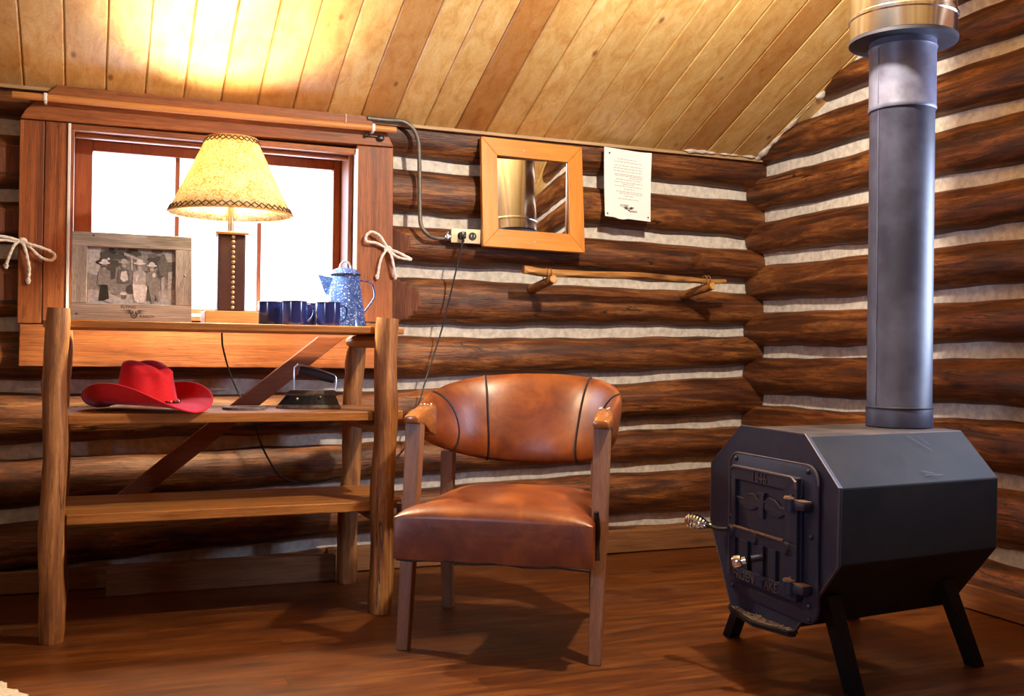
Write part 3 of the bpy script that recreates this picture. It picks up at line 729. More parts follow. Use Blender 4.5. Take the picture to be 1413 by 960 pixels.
post(-.096, 3.255, -.089, 3.255, .967, .0345, .0325, 1)
post(.889, 3.275, .903, 3.275, .962, .0395, .0375, 2)
post(.886, 3.752, .912, 3.752, .91, .038, .034, 3)
post(-.098, 3.752, -.09, 3.752, .91, .036, .034, 4)
for zt, zb in ((.934, .911), (.656, .626), (.361, .330)):
    bm = B(); x1 = .972; y0 = 3.272 + .02
    # boards notch between the posts; the long edge sits just behind the front posts
    prism(bm, [(-.128, y0 + .02), (-.058, y0 + .02), (-.058, y0), (.862, y0), (.862, y0 + .022), (x1, y0 + .03), (x1, 3.712), (-.128, 3.712)], lambda a, b_, tt: Vector((a, b_, tt)) - c0, zb, zt, bev=.003)
    obj('shelf_board', bm, M['shelf_x'], rk)
for x, sg in ((-.09, -1), (.897, 1)):
    for z in (.887, .600, .300):
        bm = B(); tube(bm, [Vector((x, 3.27, z)) - c0, Vector((x, 3.5, z + .002)) - c0, Vector((x, 3.76, z)) - c0], [.022, .0245, .022], 12, wob=lambda i, a: 1 + .05 * math.sin(3 * a)); obj('side_rail', bm, M['rail'], rk, smooth=True)
bm = B()
prism(bm, [(.070, .335), (.775, .905), (.875, .905), (.170, .335)], lambda a, b_, tt: Vector((a, tt, b_)) - c0, 3.755, 3.783, bev=.002)
obj('brace', bm, M['brace'], rk)

# ---- things on the top board
ST = .934
# picture frame, leaning back
pf = thing('picture_frame', 'weathered grey wood frame holding an old ranch photograph, leaning on the top shelf', 'picture frame', (.121, 3.425, ST + .0038), R(-1))
W2, H2 = .178, .280; iw, z0, z1 = .130, .054, .235
Lm = Matrix.Rotation(R(-9), 4, 'X')
LF = lambda a, b_, tt: Lm @ Vector((a, tt, b_))
for nm, poly, mtl in (('frame_rail', [(-W2, 0), (W2, 0), (W2, z0), (-W2, z0)], 'barn_wood'), ('frame_rail', [(-W2, z1), (W2, z1), (W2, H2), (-W2, H2)], 'barn_wood'),
                      ('frame_stile', [(-W2, z0), (-iw - .003, z0), (-iw - .003, z1), (-W2, z1)], 'barn_wood_z'), ('frame_stile', [(iw - .002, z0), (W2, z0), (W2, z1), (iw - .002, z1)], 'barn_wood_z')):
    bm = B(); prism(bm, poly, LF, .0, .022, bev=.0015); obj(nm, bm, M[mtl], pf)
bm = B(); prism(bm, [(-.03, .0), (.03, .0), (.015, .2), (-.015, .2)], lambda a, b_, tt: Vector((a, .030 + tt + b_ * .158 + (.2 - b_) * .42, b_)), 0, .004); obj('easel_back', bm, M['black_plastic'], pf)
for x, z in ((-.115, .270), (-.160, .02), (.156, .15)): bm = B(); t2 = bmesh.new(); bmesh.ops.create_uvsphere(t2, u_segments=8, v_segments=5, radius=.003, matrix=Lm @ Matrix.Translation((x, -.0005, z))); merge(bm, t2); obj('nail', bm, M['nail'], pf)
# the print: an old group photograph (people, a horse, a roof) as flat printed shapes
bm = B(); layer = [0]
def pshape(pts, grey):
    layer[0] += 1
    f = bm.faces.new([bm.verts.new(LF(-iw + u * 2 * iw, z0 + v * (z1 - z0), .0135 - layer[0] * .00004)) for u, v in pts]); f.material_index = grey
def pell(cu, cv, ru, rv, grey, n=12): pshape([(cu + ru * math.cos(2 * PI * k / n), cv + rv * math.sin(2 * PI * k / n)) for k in range(n)], grey)
bm_bg = [(-.05, -.05), (1.05, -.05), (1.05, 1.05), (-.05, 1.05)]
pshape([(-.03, -.03), (1.03, -.03), (1.03, 1.03), (-.03, 1.03)], 3)
pshape([(-.02, .55), (.12, .5), (.14, 1.02), (-.02, 1.02)], 4); pshape([(0, 0), (1, 0), (1, .3), (.6, .22), (0, .25)], 4)
rnd = random.Random(12)
for k in range(26): pell(rnd.uniform(.15, .8), rnd.uniform(.72, .98), rnd.uniform(.03, .09), rnd.uniform(.03, .07), rnd.choice((0, 1, 1, 2, 2)))
for k in range(12): pell(rnd.uniform(.1, .9), rnd.uniform(.25, .6), rnd.uniform(.03, .07), rnd.uniform(.05, .1), rnd.choice((2, 1, 1)))
pshape([(.40, .93), (.62, .80), (.64, .77), (.60, .78), (.40, .88)], 4); pshape([(.48, .84), (.50, .84), (.50, .62), (.48, .62)], 4)
pshape([(.13, .9), (.2, .97), (.27, .88), (.31, .6), (.3, .45), (.22, .42), (.16, .7)], 1); pell(.225, .80, .015, .02, 5)          # dark horse
pshape([(.78, .75), (.84, .92), (.93, .95), (1.02, .82), (1.0, .55), (.9, .5), (.82, .55)], 2); pshape([(.83, .5), (.87, .52), (.86, .2), (.83, .2)], 4); pshape([(.91, .6), (.96, .62), (.94, .22), (.9, .2)], 4); pshape([(.86, .95), (.97, .93), (1.02, .8), (.9, .78)], 4)  # pale horse and rider
def person(u, v, s, hat, shirt, legs, hl=True):
    pshape([(u - .035 * s, v), (u - .06 * s, v - .32 * s), (u + .06 * s, v - .32 * s), (u + .035 * s, v)], legs) if hl else None
    pshape([(u - .065 * s, v + .20 * s), (u - .075 * s, v - .04 * s), (u + .075 * s, v - .04 * s), (u + .065 * s, v + .20 * s), (u, v + .25 * s)], shirt)
    pell(u, v + .30 * s, .032 * s, .055 * s, 3); pell(u, v + .27 * s, .025 * s, .03 * s, 4)
    pell(u, v + .345 * s, .065 * s, .022 * s, hat); pell(u, v + .375 * s, .036 * s, .04 * s, hat)
person(.18, .38, 1.0, 5, 3, 0); pell(.18, .66, .03, .02, 1)
person(.40, .42, .95, 4, 2, 0, False); pshape([(.37, .58), (.43, .60), (.45, .44), (.40, .40), (.36, .45)], 5)
person(.58, .36, 1.1, 5, 4, 4, False); pshape([(.50, .36), (.66, .36), (.67, .30), (.63, .04), (.58, .04), (.60, .25), (.57, .03), (.52, .08)], 5); pshape([(.53, .42), (.55, .52), (.57, .53), (.55, .42)], 5)
person(.72, .38, .95, 5, 3, 1); pell(.745, .54, .02, .04, 5)
pshape([(.68, .36), (.76, .36), (.80, .2), (.82, .08), (.79, .08), (.76, .2), (.75, .04), (.72, .04), (.70, .2)], 3); pell(.73, .30, .04, .05, 3)  # dog
pshape([(.18, .06), (.30, .14), (.36, .12), (.40, .0), (.30, .0)], 4); pshape([(.26, .2), (.38, .34), (.42, .30), (.33, .16)], 3); pshape([(.33, .0), (.36, .18), (.46, .18), (.48, .0)], 4); pell(.40, .14, .035, .05, 2); pell(.40, .19, .04, .025, 5)
obj('photo_print', bm, [M['grey%d' % i] for i in range(6)], pf, recalc=False)
bm = text_bm('FLYING', .0135, lambda x, y, tt: LF(-.012 + x, .040 + y, -.0002 - tt), .0005)
merge(bm, text_bm('RANCH', .0125, lambda x, y, tt: LF(.043 + x, .011 + y, -.0002 - tt), .0005))
wings(bm, lambda a, b_: LF(.006 + a, .028 + b_, -.0006), .042)
tube(bm, [LF(.006 + .0085 * math.sin(a), .020 + .0095 * math.cos(a), -.0006) for a in [R(35 + 290 * k / 14) for k in range(15)]], .0018, 6)
obj('burned_lettering', bm, M['ink_dark'], pf, recalc=False)

# lamp
lp = thing('table_lamp', 'glowing table lamp with laced parchment shade and studded leather column', 'lamp', (.425, 3.50, ST))
bm = B(); box(bm, (-.085, -.07, 0), (.085, .07, .044), .004); obj('base', bm, M['lamp_wood'], lp)
bm = B(); box(bm, (-.044, -.044, .044), (.044, .044, .294), .005); cl = obj('column', bm, M['brown_leather'], lp)
for k in range(15):
    bm = B(); ball(bm, (.004, -.0445, .056 + k * .0165), .0062, sc=(1, .6, 1)); obj('stud', bm, M['brass'], cl, smooth=True)
bm = B(); box(bm, (-.053, -.053, .294), (.053, .053, .303), .002); obj('top_cap', bm, M['lamp_wood'], lp)
bm = B(); tube(bm, [(0, 0, .3), (0, 0, .39)], .010, 12); tube(bm, [(0, 0, .39), (0, 0, .425)], .017, 14); obj('socket', bm, M['brass'], lp, smooth=True)
bm = B(); lathe(bm, [(.0, .425), (.013, .428), (.015, .445), (.026, .475), (.031, .50), (.027, .525), (.014, .542), (0, .546)], 20); bulb = obj('bulb', bm, M['bulb'], lp, smooth=True)
SR0, SR1, SZ0, SZ1 = .199, .081, .365, .613
bm = B(); lathe(bm, [(SR0, SZ0), (SR1, SZ1)], 64); sh = obj('shade', bm, M['parchment'], lp, smooth=True)
md = sh.modifiers.new('thick', 'SOLIDIFY'); md.thickness = .0015
bm = B()
for r_, z_ in ((SR0 + .001, SZ0), (SR1 + .001, SZ1)): tube(bm, [(r_ * math.cos(2 * PI * k / 64), r_ * math.sin(2 * PI * k / 64), z_) for k in range(64)], .003, 8, closed=True)
for a in (0, 2 * PI / 3, 4 * PI / 3): tube(bm, [(SR1 * math.cos(a), SR1 * math.sin(a), SZ1 - .003), (0, 0, SZ1 - .02)], .0015, 6)
tube(bm, [(0, 0, .54), (0, 0, SZ1 - .012)], .003, 8)
obj('shade_ring', bm, M['shade_trim'], sh, smooth=True)
for r0, z0_, hh, cnt, nm in ((SR0, SZ0, .020, 24, 'lower_lacing'), (SR1, SZ1 - .017, .016, 14, 'upper_lacing')):
    bm = B()
    for sg in (1, -1):
        pts = []
        for k in range(cnt * 8):
            a = 2 * PI * k / (cnt * 8); ph = (k / 8 * 1.0) % 1; tri = abs(2 * ph - 1); hv = tri if sg > 0 else 1 - tri
            z = z0_ + hh * hv; rz = SR0 + (SR1 - SR0) * (z - SZ0) / (SZ1 - SZ0) + .0025
            pts.append((rz * math.cos(a), rz * math.sin(a), z))
        tube(bm, pts, .0019, 5, closed=True)
    obj(nm, bm, M['lacing'], sh, smooth=True)
# flex from the lamp, over the back of the rack, down, along and up to the outlet
lc = Vector((.425, 3.50, ST))
cpts = [(.425, 3.575, .95), (.43, 3.66, .941), (.428, 3.722, .930), (.43, 3.735, .88), (.444, 3.80, .845), (.470, 3.84, .77), (.500, 3.84, .70), (.545, 3.80, .61), (.575, 3.79, .52), (.61, 3.80, .45), (.66, 3.83, .385), (.74, 3.86, .36), (.86, 3.86, .37), (1.0, 3.87, .41), (1.13, 3.88, .46), (1.185, 3.885, .60), (1.22, 3.885, .72), (1.255, 3.885, .83), (1.290, 3.88, .945), (1.315, 3.87, 1.06), (1.335, 3.86, 1.16), (1.352, 3.85, 1.25), (1.3615, 3.845, 1.295)]
bm = B(); tube(bm, catmull([Vector(p) - lc for p in cpts], 6), .0033, 8); pc = obj('power_cord', bm, M['cord_black'], lp, smooth=True)
bm = B(); pv = Vector((1.3625, 3.855, 1.318)) - lc
box(bm, pv + Vector((-.011, -.018, -.014)), pv + Vector((.011, .010, .014)), .004); tube(bm, [pv + Vector((0, -.010, -.012)), pv + Vector((-.001, -.010, -.028))], .0055, 8); obj('plug', bm, M['black_plastic'], pc, smooth=True)

# mugs
def mug(label, x, y, rz, first=[None]):
    if first[0] is None:
        t = thing('mug', label, 'mug', (x, y, ST + .0006), rz, 'blue enamel mugs on the top shelf')
        bm = B(); lathe(bm, [(0, 0), (.037, 0), (.0405, .003), (.0412, .01), (.0412, .079), (.0395, .079), (.0385, .01), (0, .006)], 36); obj('cup', bm, M['enamel_dark'], t, smooth=True)
        bm = B(); tube(bm, [(.0410 * math.cos(2 * PI * k / 36), .0410 * math.sin(2 * PI * k / 36), .0795) for k in range(36)], .0019, 6, closed=True); obj('rim', bm, M['enamel_rim'], t, smooth=True)
        bm = B(); tube(bm, catmull([(.0405, 0, .070), (.056, 0, .071), (.066, 0, .062), (.067, 0, .046), (.060, 0, .028), (.046, 0, .016), (.0405, 0, .018)], 5), .0052, 10, flat=.55); obj('handle', bm, M['enamel_dark'], t, smooth=True)
        first[0] = t; return t
    r = first[0].copy(); COL.objects.link(r); r.location = (x, y, ST + .0006); r.rotation_euler = (0, 0, rz); r['label'] = label
    for ch in first[0].children:
        c_ = ch.copy(); COL.objects.link(c_); c_.parent = r
    return r
mug('dark blue enamel mug overlapping the front of the speckled coffee pot', .740, 3.44, R(10))
mug('dark blue enamel mug second from the lamp, handle toward the next mug', .625, 3.43, R(8))
mug('dark blue enamel mug standing nearest the lamp', .562, 3.52, R(35))
mug('dark blue enamel mug mostly hidden behind the gap between two other mugs', .700, 3.56, R(150))

# coffee pot
cp_ = thing('coffee_pot', 'blue speckled enamel coffee pot on the top shelf beside the mugs', 'coffee pot', (.825, 3.56, ST + .0006)); cp_.scale = (1.017,) * 3
bm = B(); lathe(bm, [(0, 0), (.070, 0), (.0735, .004), (.0728, .012), (.060, .10), (.0495, .172), (.0485, .178), (0, .178)], 40); obj('body', bm, M['enamel_speckled'], cp_, smooth=True)
bm = B(); lathe(bm, [(.0505, .176), (.053, .179), (.053, .185), (.050, .188), (.044, .196), (.030, .203), (.012, .206), (0, .2065)], 36); ld = obj('lid', bm, M['enamel_speckled'], cp_, smooth=True)
bm = B(); tube(bm, [(.053 * math.cos(2 * PI * k / 36), .053 * math.sin(2 * PI * k / 36), .182) for k in range(36)], .0028, 6, closed=True); obj('lid_rim', bm, M['enamel_rim'], ld, smooth=True)
bm = B(); tube(bm, [Vector((.019 * math.cos(a), 0, .206 + .022 * math.sin(a))) for a in [PI * k / 12 for k in range(13)]], .0042, 8, flat=.8); obj('lid_loop', bm, M['steel'], ld, smooth=True)
bm = B()   # V-shaped spout
def spt(p): return bm.verts.new(p)
top = [(-.046, -.016, .170), (-.092, -.004, .178), (-.095, 0, .179), (-.092, .004, .178), (-.046, .016, .170)]
bot = [(-.058, -.010, .110), (-.066, -.002, .112), (-.068, 0, .112), (-.066, .002, .112), (-.058, .010, .110)]
A = [spt(p) for p in top]; C = [spt(p) for p in bot]
for i in range(4): bm.faces.new((A[i], A[i + 1], C[i + 1], C[i]))
bm.faces.new(C[::-1]); so = obj('spout', bm, M['enamel_speckled'], cp_)
md = so.modifiers.new('thick', 'SOLIDIFY'); md.thickness = .002
bm = B(); tube(bm, catmull([(.048, 0, .165), (.062, 0, .163), (.085, 0, .160), (.099, 0, .146), (.104, 0, .120), (.102, 0, .104), (.085, 0, .078), (.066, 0, .052)], 6), .0062, 10, flat=.5); obj('handle', bm, M['enamel_speckled'], cp_, smooth=True)

# ---- things on the middle board
SM = .656
ht = thing('cowboy_hat', 'red felt cowboy hat with curled brim and beaded band on the middle shelf', 'hat', (.170, 3.445, SM + .002), R(-53))
def hat_shape():
    bm = B(); nt_, rows = 72, []
    prof = [('c', 0.0), ('c', .25), ('c', .5), ('c', .72), ('c', .88), ('c', .97), ('c', 1.0), ('s', .25), ('s', .55), ('s', .85), ('s', 1.0), ('b', .06), ('b', .2), ('b', .4), ('b', .6), ('b', .8), ('b', .93), ('b', 1.0)]
    CA, CB_, TA, TB = .104, .084, .088, .066; BA, BB = .222, .192; HC = .152
    for kind, q in prof:
        row = []
        for k in range(nt_):
            a = 2 * PI * k / nt_; ca, sa = math.cos(a), math.sin(a)
            if kind == 'c':
                x, y = TA * q * ca, TB * q * sa
                z = HC + .006 - .020 * q ** 4 - .012 * ca * q
                crease = math.exp(-(y / .020) ** 2) * .030 * (1 - .35 * abs(x / TA))
                pinch = math.exp(-((abs(y) - .052) / .020) ** 2) * math.exp(-((x - .055) / .035) ** 2) * .016
                z -= crease + pinch
                if q == 0: z = HC - .026
            elif kind == 's':
                e = q; A_ = TA + (CA - TA) * e ** .8; B_ = TB + (CB_ - TB) * e ** .8
                dent = 1 - .20 * math.exp(-((abs(a if a < PI else 2 * PI - a) - .62) / .30) ** 2) * (1 - e) ** .7
                x, y = A_ * ca * dent, B_ * sa * dent
                ztop = HC - .014 - .012 * ca - .030 * math.exp(-(y / .020) ** 2) * .65
                z = ztop * (1 - e) + (.022 + .002) * e
            else:
                A_ = CA + (BA - CA) * q; B_ = CB_ + (BB - CB_) * q
                s_ = abs(sa) ** 1.6; curl = .064 * s_ * q ** 3.3
                x = A_ * ca; y = (B_ - .040 * s_ * q ** 3) * sa
                z = .022 + curl - .020 * (abs(ca) ** 2.4) * q ** 1.3
            row.append(bm.verts.new((x, y, z)))
        rows.append(row)
    c_ = bm.verts.new((0, 0, HC - .026))
    for k in range(nt_): bm.faces.new((c_, rows[1][k], rows[1][(k + 1) % nt_]))
    for v in rows[0]: bm.verts.remove(v)
    for i in range(1, len(rows) - 1):
        for k in range(nt_): bm.faces.new((rows[i][k], rows[i][(k + 1) % nt_], rows[i + 1][(k + 1) % nt_], rows[i + 1][k]))
    return bm, [Vector(v.co) for v in rows[10]], [Vector(v.co) for v in rows[-1]]
bm, band_ring, rim_ring = hat_shape()
fh = obj('felt', bm, M['felt_red'], ht, smooth='all')
md = fh.modifiers.new('thick', 'SOLIDIFY'); md.thickness = .003; md.offset = 0
md = fh.modifiers.new('sub', 'SUBSURF'); md.levels = 1; md.render_levels = 1
bm = B(); tube(bm, rim_ring, .0028, 8, closed=True); obj('brim_edge', bm, M['felt_red'], ht, smooth=True)
bm = B(); n = len(band_ring)
ring2 = [Vector((v.x * 1.035, v.y * 1.035, v.z + .005)) for v in band_ring]
tube(bm, ring2, .0022, 6, closed=True, mat=0)
for k in range(0, n, 2):
    ball(bm, ring2[k], .0048, mat=1 if (k // 2) % 3 == 0 else 0, seg=8)
obj('beaded_band', bm, [M['bead_black'], M['bead_silver']], ht, smooth=True)

# horseshoe
hs = thing('horseshoe', 'rusty horseshoe lying flat on the middle shelf between hat and flat iron', 'horseshoe', (.478, 3.46, SM + .0006), R(75))
bm = B(); rings = []
for k in range(25):
    a = R(-150 + 300 * k / 24); w_ = .011 - .003 * abs(k - 12) / 12
    cx, cy = .058 * math.sin(a) * (1 - .12 * max(0, abs(a) - 1.9)), -.066 * math.cos(a) * -1
    nx_, ny_ = math.sin(a), math.cos(a)
    rings.append([bm.verts.new((cx + nx_ * q * w_, cy + ny_ * q * w_, z)) for q, z in ((-1, 0), (1, 0), (1, .009), (.2, .0095), (0, .007), (-.2, .0095), (-1, .009))])
for A, C in zip(rings, rings[1:]):
    for i in range(7): bm.faces.new((A[i], A[(i + 1) % 7], C[(i + 1) % 7], C[i]))
bm.faces.new(rings[0]); bm.faces.new(rings[-1][::-1]); obj('shoe', bm, M['shoe_iron'], hs, smooth=30)
for k in (4, 7, 17, 20): bm = B(); a = R(-150 + 300 * k / 24); ball(bm, (.058 * math.sin(a), .066 * math.cos(a), .008), .003, sc=(1, 1, .6)); obj('nail_head', bm, M['nail'], hs, smooth=True)
# flat iron
fi = thing('flat_iron', 'antique black flat iron with bent handle on the middle shelf', 'flat iron', (.69, 3.50, SM + .0006), R(-4))
def boat(L0, L1, w, n=10):
    pts = [(L1, -w), (L1, w)]
    for k in range(1, n): q = k / n; pts.append((L1 - (L1 - L0) * q, w * (1 - q ** 2.6)))
    pts.append((L0, 0))
    for k in range(n - 1, 0, -1): q = k / n; pts.append((L1 - (L1 - L0) * q, -w * (1 - q ** 2.6)))
    return pts
def loft(bm, secs):
    rs = [[bm.verts.new((x, y, z)) for x, y in pl] for pl, z in secs]; n = len(rs[0])
    for A, C in zip(rs, rs[1:]):
        for i in range(n): bm.faces.new((A[i], A[(i + 1) % n], C[(i + 1) % n], C[i]))
    bm.faces.new(rs[0][::-1]); bm.faces.new(rs[-1])
bm = B(); loft(bm, [(boat(-.108, .102, .052), 0), (boat(-.109, .103, .053), .003), (boat(-.104, .099, .050), .013)]); obj('sole_plate', bm, M['iron_rust'], fi)
bm = B(); loft(bm, [(boat(-.102, .098, .048), .013), (boat(-.074, .086, .034), .046)]); obj('iron_body', bm, M['iron_black'], fi)
bm = B(); loft(bm, [(boat(-.078, .092, .037), .044), (boat(-.080, .098, .039), .050), (boat(-.06, .085, .030), .062)]); box(bm, (.085, -.012, .046), (.118, .012, .056), .003); obj('top_plate', bm, M['iron_rust'], fi)
bm = B(); tube(bm, [(-.047, 0, .055), (-.049, 0, .10), (-.048, 0, .137), (-.036, 0, .148), (.02, 0, .136), (.085, 0, .114), (.092, 0, .104), (.092, 0, .082), (.090, 0, .055)], .0036, 8); obj('handle_frame', bm, M['steel'], fi, smooth=True)
bm = B(); tube(bm, [(-.034, 0, .130), (.0, 0, .122), (.04, 0, .111), (.086, 0, .097)], [.013, .0155, .0155, .013], 14); obj('grip', bm, M['dark_metal'], fi, smooth=True)
for p in ((-.042, -.042, .034), (.034, -.041, .040)): bm = B(); ball(bm, p, .0043); obj('rivet', bm, M['brass'], fi, smooth=True)

# ================================================================ ARMCHAIR
ch_rz = math.atan2(-.571, .821)
FLp = Vector((.833, 2.84, 0)); U = Vector((.821, -.571, 0)); V = Vector((.571, .821, 0))
cc_ = FLp + U * .278 + V * .26
chr_ = thing('armchair', 'wooden armchair with rust-orange leather seat and wraparound padded back', 'chair', cc_, ch_rz)
L_ = lambda a, b_, z: Vector((a - .278, b_ - .26, z))
def leg(p0, p1, s0, s1, mid=None):
    bm = B(); ps = [p0] + ([mid] if mid else []) + [p1]; rs = []
    for i, p in enumerate(ps):
        s_ = s0 + (s1 - s0) * i / (len(ps) - 1)
        rs.append([bm.verts.new(p + Vector((dx * s_, dy * s_, 0))) for dx, dy in ((-1, -1), (1, -1), (1, 1), (-1, 1))])
    for A, C in zip(rs, rs[1:]):
        for i in range(4): bm.faces.new((A[i], A[(i + 1) % 4], C[(i + 1) % 4], C[i]))
    bm.faces.new(rs[0][::-1]); bm.faces.new(rs[-1])
    bmesh.ops.bevel(bm, geom=bm.edges[:], offset=.0035, segments=2, affect='EDGES', profile=.5)
    return obj('leg', bm, M['chair_wood'], chr_)
for a, s_ in ((.004, -1), (.557, 1)):
    leg(L_(a, .012, 0), L_(a + .003, .088, .648), .0175, .0235, L_(a + .002, .05, .30))
for a in (-.008, .488):
    leg(L_(a, .519, 0), L_(a + .012, .455, .53), .018, .021, L_(a + .004, .47, .27))
bm = B(); box(bm, L_(.03, .06, .285), L_(.53, .44, .318), .004); obj('seat_frame', bm, M['chair_wood'], chr_)
# seat cushion
def seat():
    bm = B(); na, nb = 28, 26; top, bot = [], []
    zb = .277
    def hw(b_): # half width along depth
        return .279 if b_ < -.02 else .279 - .026 * min(1, (b_ + .02) / .02)
    def ztop(ua, ub):
        e = 1 - abs(ua) ** 5; f = 1 - abs(2 * ub - 1) ** 7
        return .392 + .045 * (e ** .55) * (f ** .5) * (.85 + .15 * math.cos(ua * 1.5)) + .012 * math.sin(PI * ub) * (1 - ua * ua)
    for i in range(na + 1):
        ua = -1 + 2 * i / na; rt_, rb_ = [], []
        ua2 = math.copysign(abs(math.sin(ua * PI / 2)) ** .8, ua)
        for j in range(nb + 1):
            ub = .5 - .5 * math.cos(PI * j / nb); b_ = -.085 + .545 * ub
            a = .281 + hw(b_) * ua2
            rt_.append(bm.verts.new(L_(a, b_ - .004 * (1 - ua * ua), ztop(ua2, ub)))); rb_.append(bm.verts.new(L_(a, b_ + .004, zb)))
        top.append(rt_); bot.append(rb_)
    for i in range(na):
        for j in range(nb):
            bm.faces.new((top[i][j], top[i + 1][j], top[i + 1][j + 1], top[i][j + 1])); bm.faces.new((bot[i][j], bot[i][j + 1], bot[i + 1][j + 1], bot[i + 1][j]))
    for i in range(na):
        bm.faces.new((top[i][0], bot[i][0], bot[i + 1][0], top[i + 1][0])); bm.faces.new((top[i][nb], top[i + 1][nb], bot[i + 1][nb], bot[i][nb]))
    for j in range(nb):
        bm.faces.new((top[0][j], top[0][j + 1], bot[0][j + 1], bot[0][j])); bm.faces.new((top[na][j], bot[na][j], bot[na][j + 1], top[na][j + 1]))
    return bm
se = obj('seat', seat(), M['leather'], chr_, smooth=62)
bm = B(); tube(bm, [L_(.01 + .54 * k / 12, -.078 + .004 * math.sin(k), .276 - .003 * math.sin(k * 1.7)) for k in range(13)], .004, 6); obj('welt', bm, M['piping'], se, smooth=True)
for a, sg in ((.0, -1), (.56, 1)):
    bm = B(); tube(bm, catmull([L_(a, -.03, .425), L_(a + sg * .004, -.018, .37), L_(a, -.012, .33), L_(a + sg * .004, -.02, .29)], 4), .008, 8); obj('side_gusset', bm, M['piping'], se, smooth=True)
# wraparound back
def back_c(t): # t 0..1 -> plan point, tangent, heights
    ph = PI * (1 - t); e = math.sin(ph)
    a = .281 + .292 * math.copysign(abs(math.cos(ph)) ** .85, math.cos(ph)); b_ = .155 + .365 * e ** .85
    zt = .682 + .103 * e ** .95; zb_ = .605 - .112 * e ** .8
    return a, b_, zt, zb_
def back_surf(t, v, side):
    """v -1..1 across the height, side: inner (-1) or outer (+1)."""
    a, b_, zt, zb_ = back_c(t); e = math.sin(PI * t); d = .004
    a0, b0, _, _ = back_c(max(0, t - d)); a1, b1, _, _ = back_c(min(1, t + d)); tx, ty = a1 - a0, b1 - b0; l = math.hypot(tx, ty); nx_, ny_ = -ty / l, tx / l  # outward (left of travel)
    th = (.030 if side < 0 else .018) * (1 - abs(v) ** 3.2) ** .6 * min(1, (min(t, 1 - t) / .03 + .45)) * (.75 + .25 * e)
    z = (zt + zb_) / 2 + (zt - zb_) / 2 * v
    lean = .045 * (v + .6) * e
    return L_(a + nx_ * (side * th + lean), b_ + ny_ * (side * th + lean), z)
bm = B(); nt2, nv = 56, 16; G = []
for i in range(nt2 + 1):
    t_ = i / nt2; loop = [back_surf(t_, -math.cos(PI * j / nv), -1) for j in range(nv + 1)] + [back_surf(t_, math.cos(PI * j / nv), 1) for j in range(1, nv)]
    G.append([bm.verts.new(p) for p in loop])
m_ = len(G[0])
for i in range(nt2):
    for j in range(m_): bm.faces.new((G[i][j], G[i][(j + 1) % m_], G[i + 1][(j + 1) % m_], G[i + 1][j]))
bm.faces.new(G[0]); bm.faces.new(G[-1][::-1])
bk = obj('backrest', bm, M['leather'], chr_, smooth=62)
def seam(ts, full=False):
    pts = []
    for k in range(17):
        v = -math.cos(PI * k / 16); p = back_surf(ts(v), v, -1); q = back_surf(ts(v), v * .9, -1)
        pts.append(p)
    bm = B(); tube(bm, pts, .0042, 8); return obj('piping', bm, M['piping'], bk, smooth=True)
seam(lambda v: .345 + .006 * v); seam(lambda v: .655 - .006 * v)
seam(lambda v: .155 + .055 * (1 - v * v) - .02 * v); seam(lambda v: .835 - .06 * (1 - v * v) + .02 * v)
# arm caps: polished wood, curving from leg top into the pad
for a, sg in ((.007, 1), (.560, -1)):
    bm = B(); prof = []
    path = [(a, .045), (a, .10), (a + sg * .004, .15), (a + sg * .012, .20)]
    wds = [.022, .027, .026, .020]; zts = [.668, .680, .690, .694]; zbs = [.646, .640, .612, .600]; rs = []
    for (pa, pb), w_, z1_, z0_ in zip(path, wds, zts, zbs):
        rs.append([bm.verts.new(L_(pa + da * w_, pb, zz)) for da, zz in ((-1, z0_), (1, z0_), (1, z1_ - .006), (.6, z1_), (-.6, z1_), (-1, z1_ - .006))])
    for A, C in zip(rs, rs[1:]):
        for i in range(6): bm.faces.new((A[i], A[(i + 1) % 6], C[(i + 1) % 6], C[i]))
    bm.faces.new(rs[0][::-1]); bm.faces.new(rs[-1]); bmesh.ops.bevel(bm, geom=bm.edges[:], offset=.004, segments=2, affect='EDGES', profile=.5)
    cap = obj('arm_cap', bm, M['cap_wood'], chr_, smooth=True)
    for q in (.150, .185):
        bm = B(); ball(bm, L_(a + sg * .006 - .010, q, .694), .0038); ball(bm, L_(a + sg * .006 + .012, q, .694), .0038); obj('tack', bm, M['bead_silver'], cap, smooth=True)

# ================================================================ STOVE
Pst = Vector((1.603, 2.03, 0)); Us = Vector((math.cos(R(-94)), math.sin(R(-94)), 0)); Vs = Vector((math.cos(R(6)), math.sin(R(6)), 0))
Ns = Vector((-math.cos(R(-4)), -math.sin(R(-4)), 0))
cs = Pst + Us * -.15 + Vs * .28
st = thing('wood_stove', 'black eight-sided wood stove with cast door standing on four splayed legs', 'stove', cs)
S = lambda a, z, l: Pst + Us * a + Vs * l + Vector((0, 0, z)) - cs                  # along the body
FS = lambda a, z, e: Pst + Us * a + Ns * e + Vector((0, 0, z)) - cs                 # out of the front face
OCT = [(-.291, .666), (.0, .665), (.134, .552), (.131, .368), (-.034, .184), (-.335, .174), (-.452, .388), (-.450, .550)]
def shrink(poly, d):
    cx = sum(p[0] for p in poly) / len(poly); cz = sum(p[1] for p in poly) / len(poly)
    return [(cx + (x - cx) * (1 - d), cz + (z - cz) * (1 - d)) for x, z in poly]
bm = B(); prism(bm, shrink(OCT, .018), S, .008, .56, bev=.004)
for f in bm.faces: 
    if f.calc_center_median().z > .62: f.material_index = 1
obj('body', bm, [M['stove_side'], M['stove_top']], st)
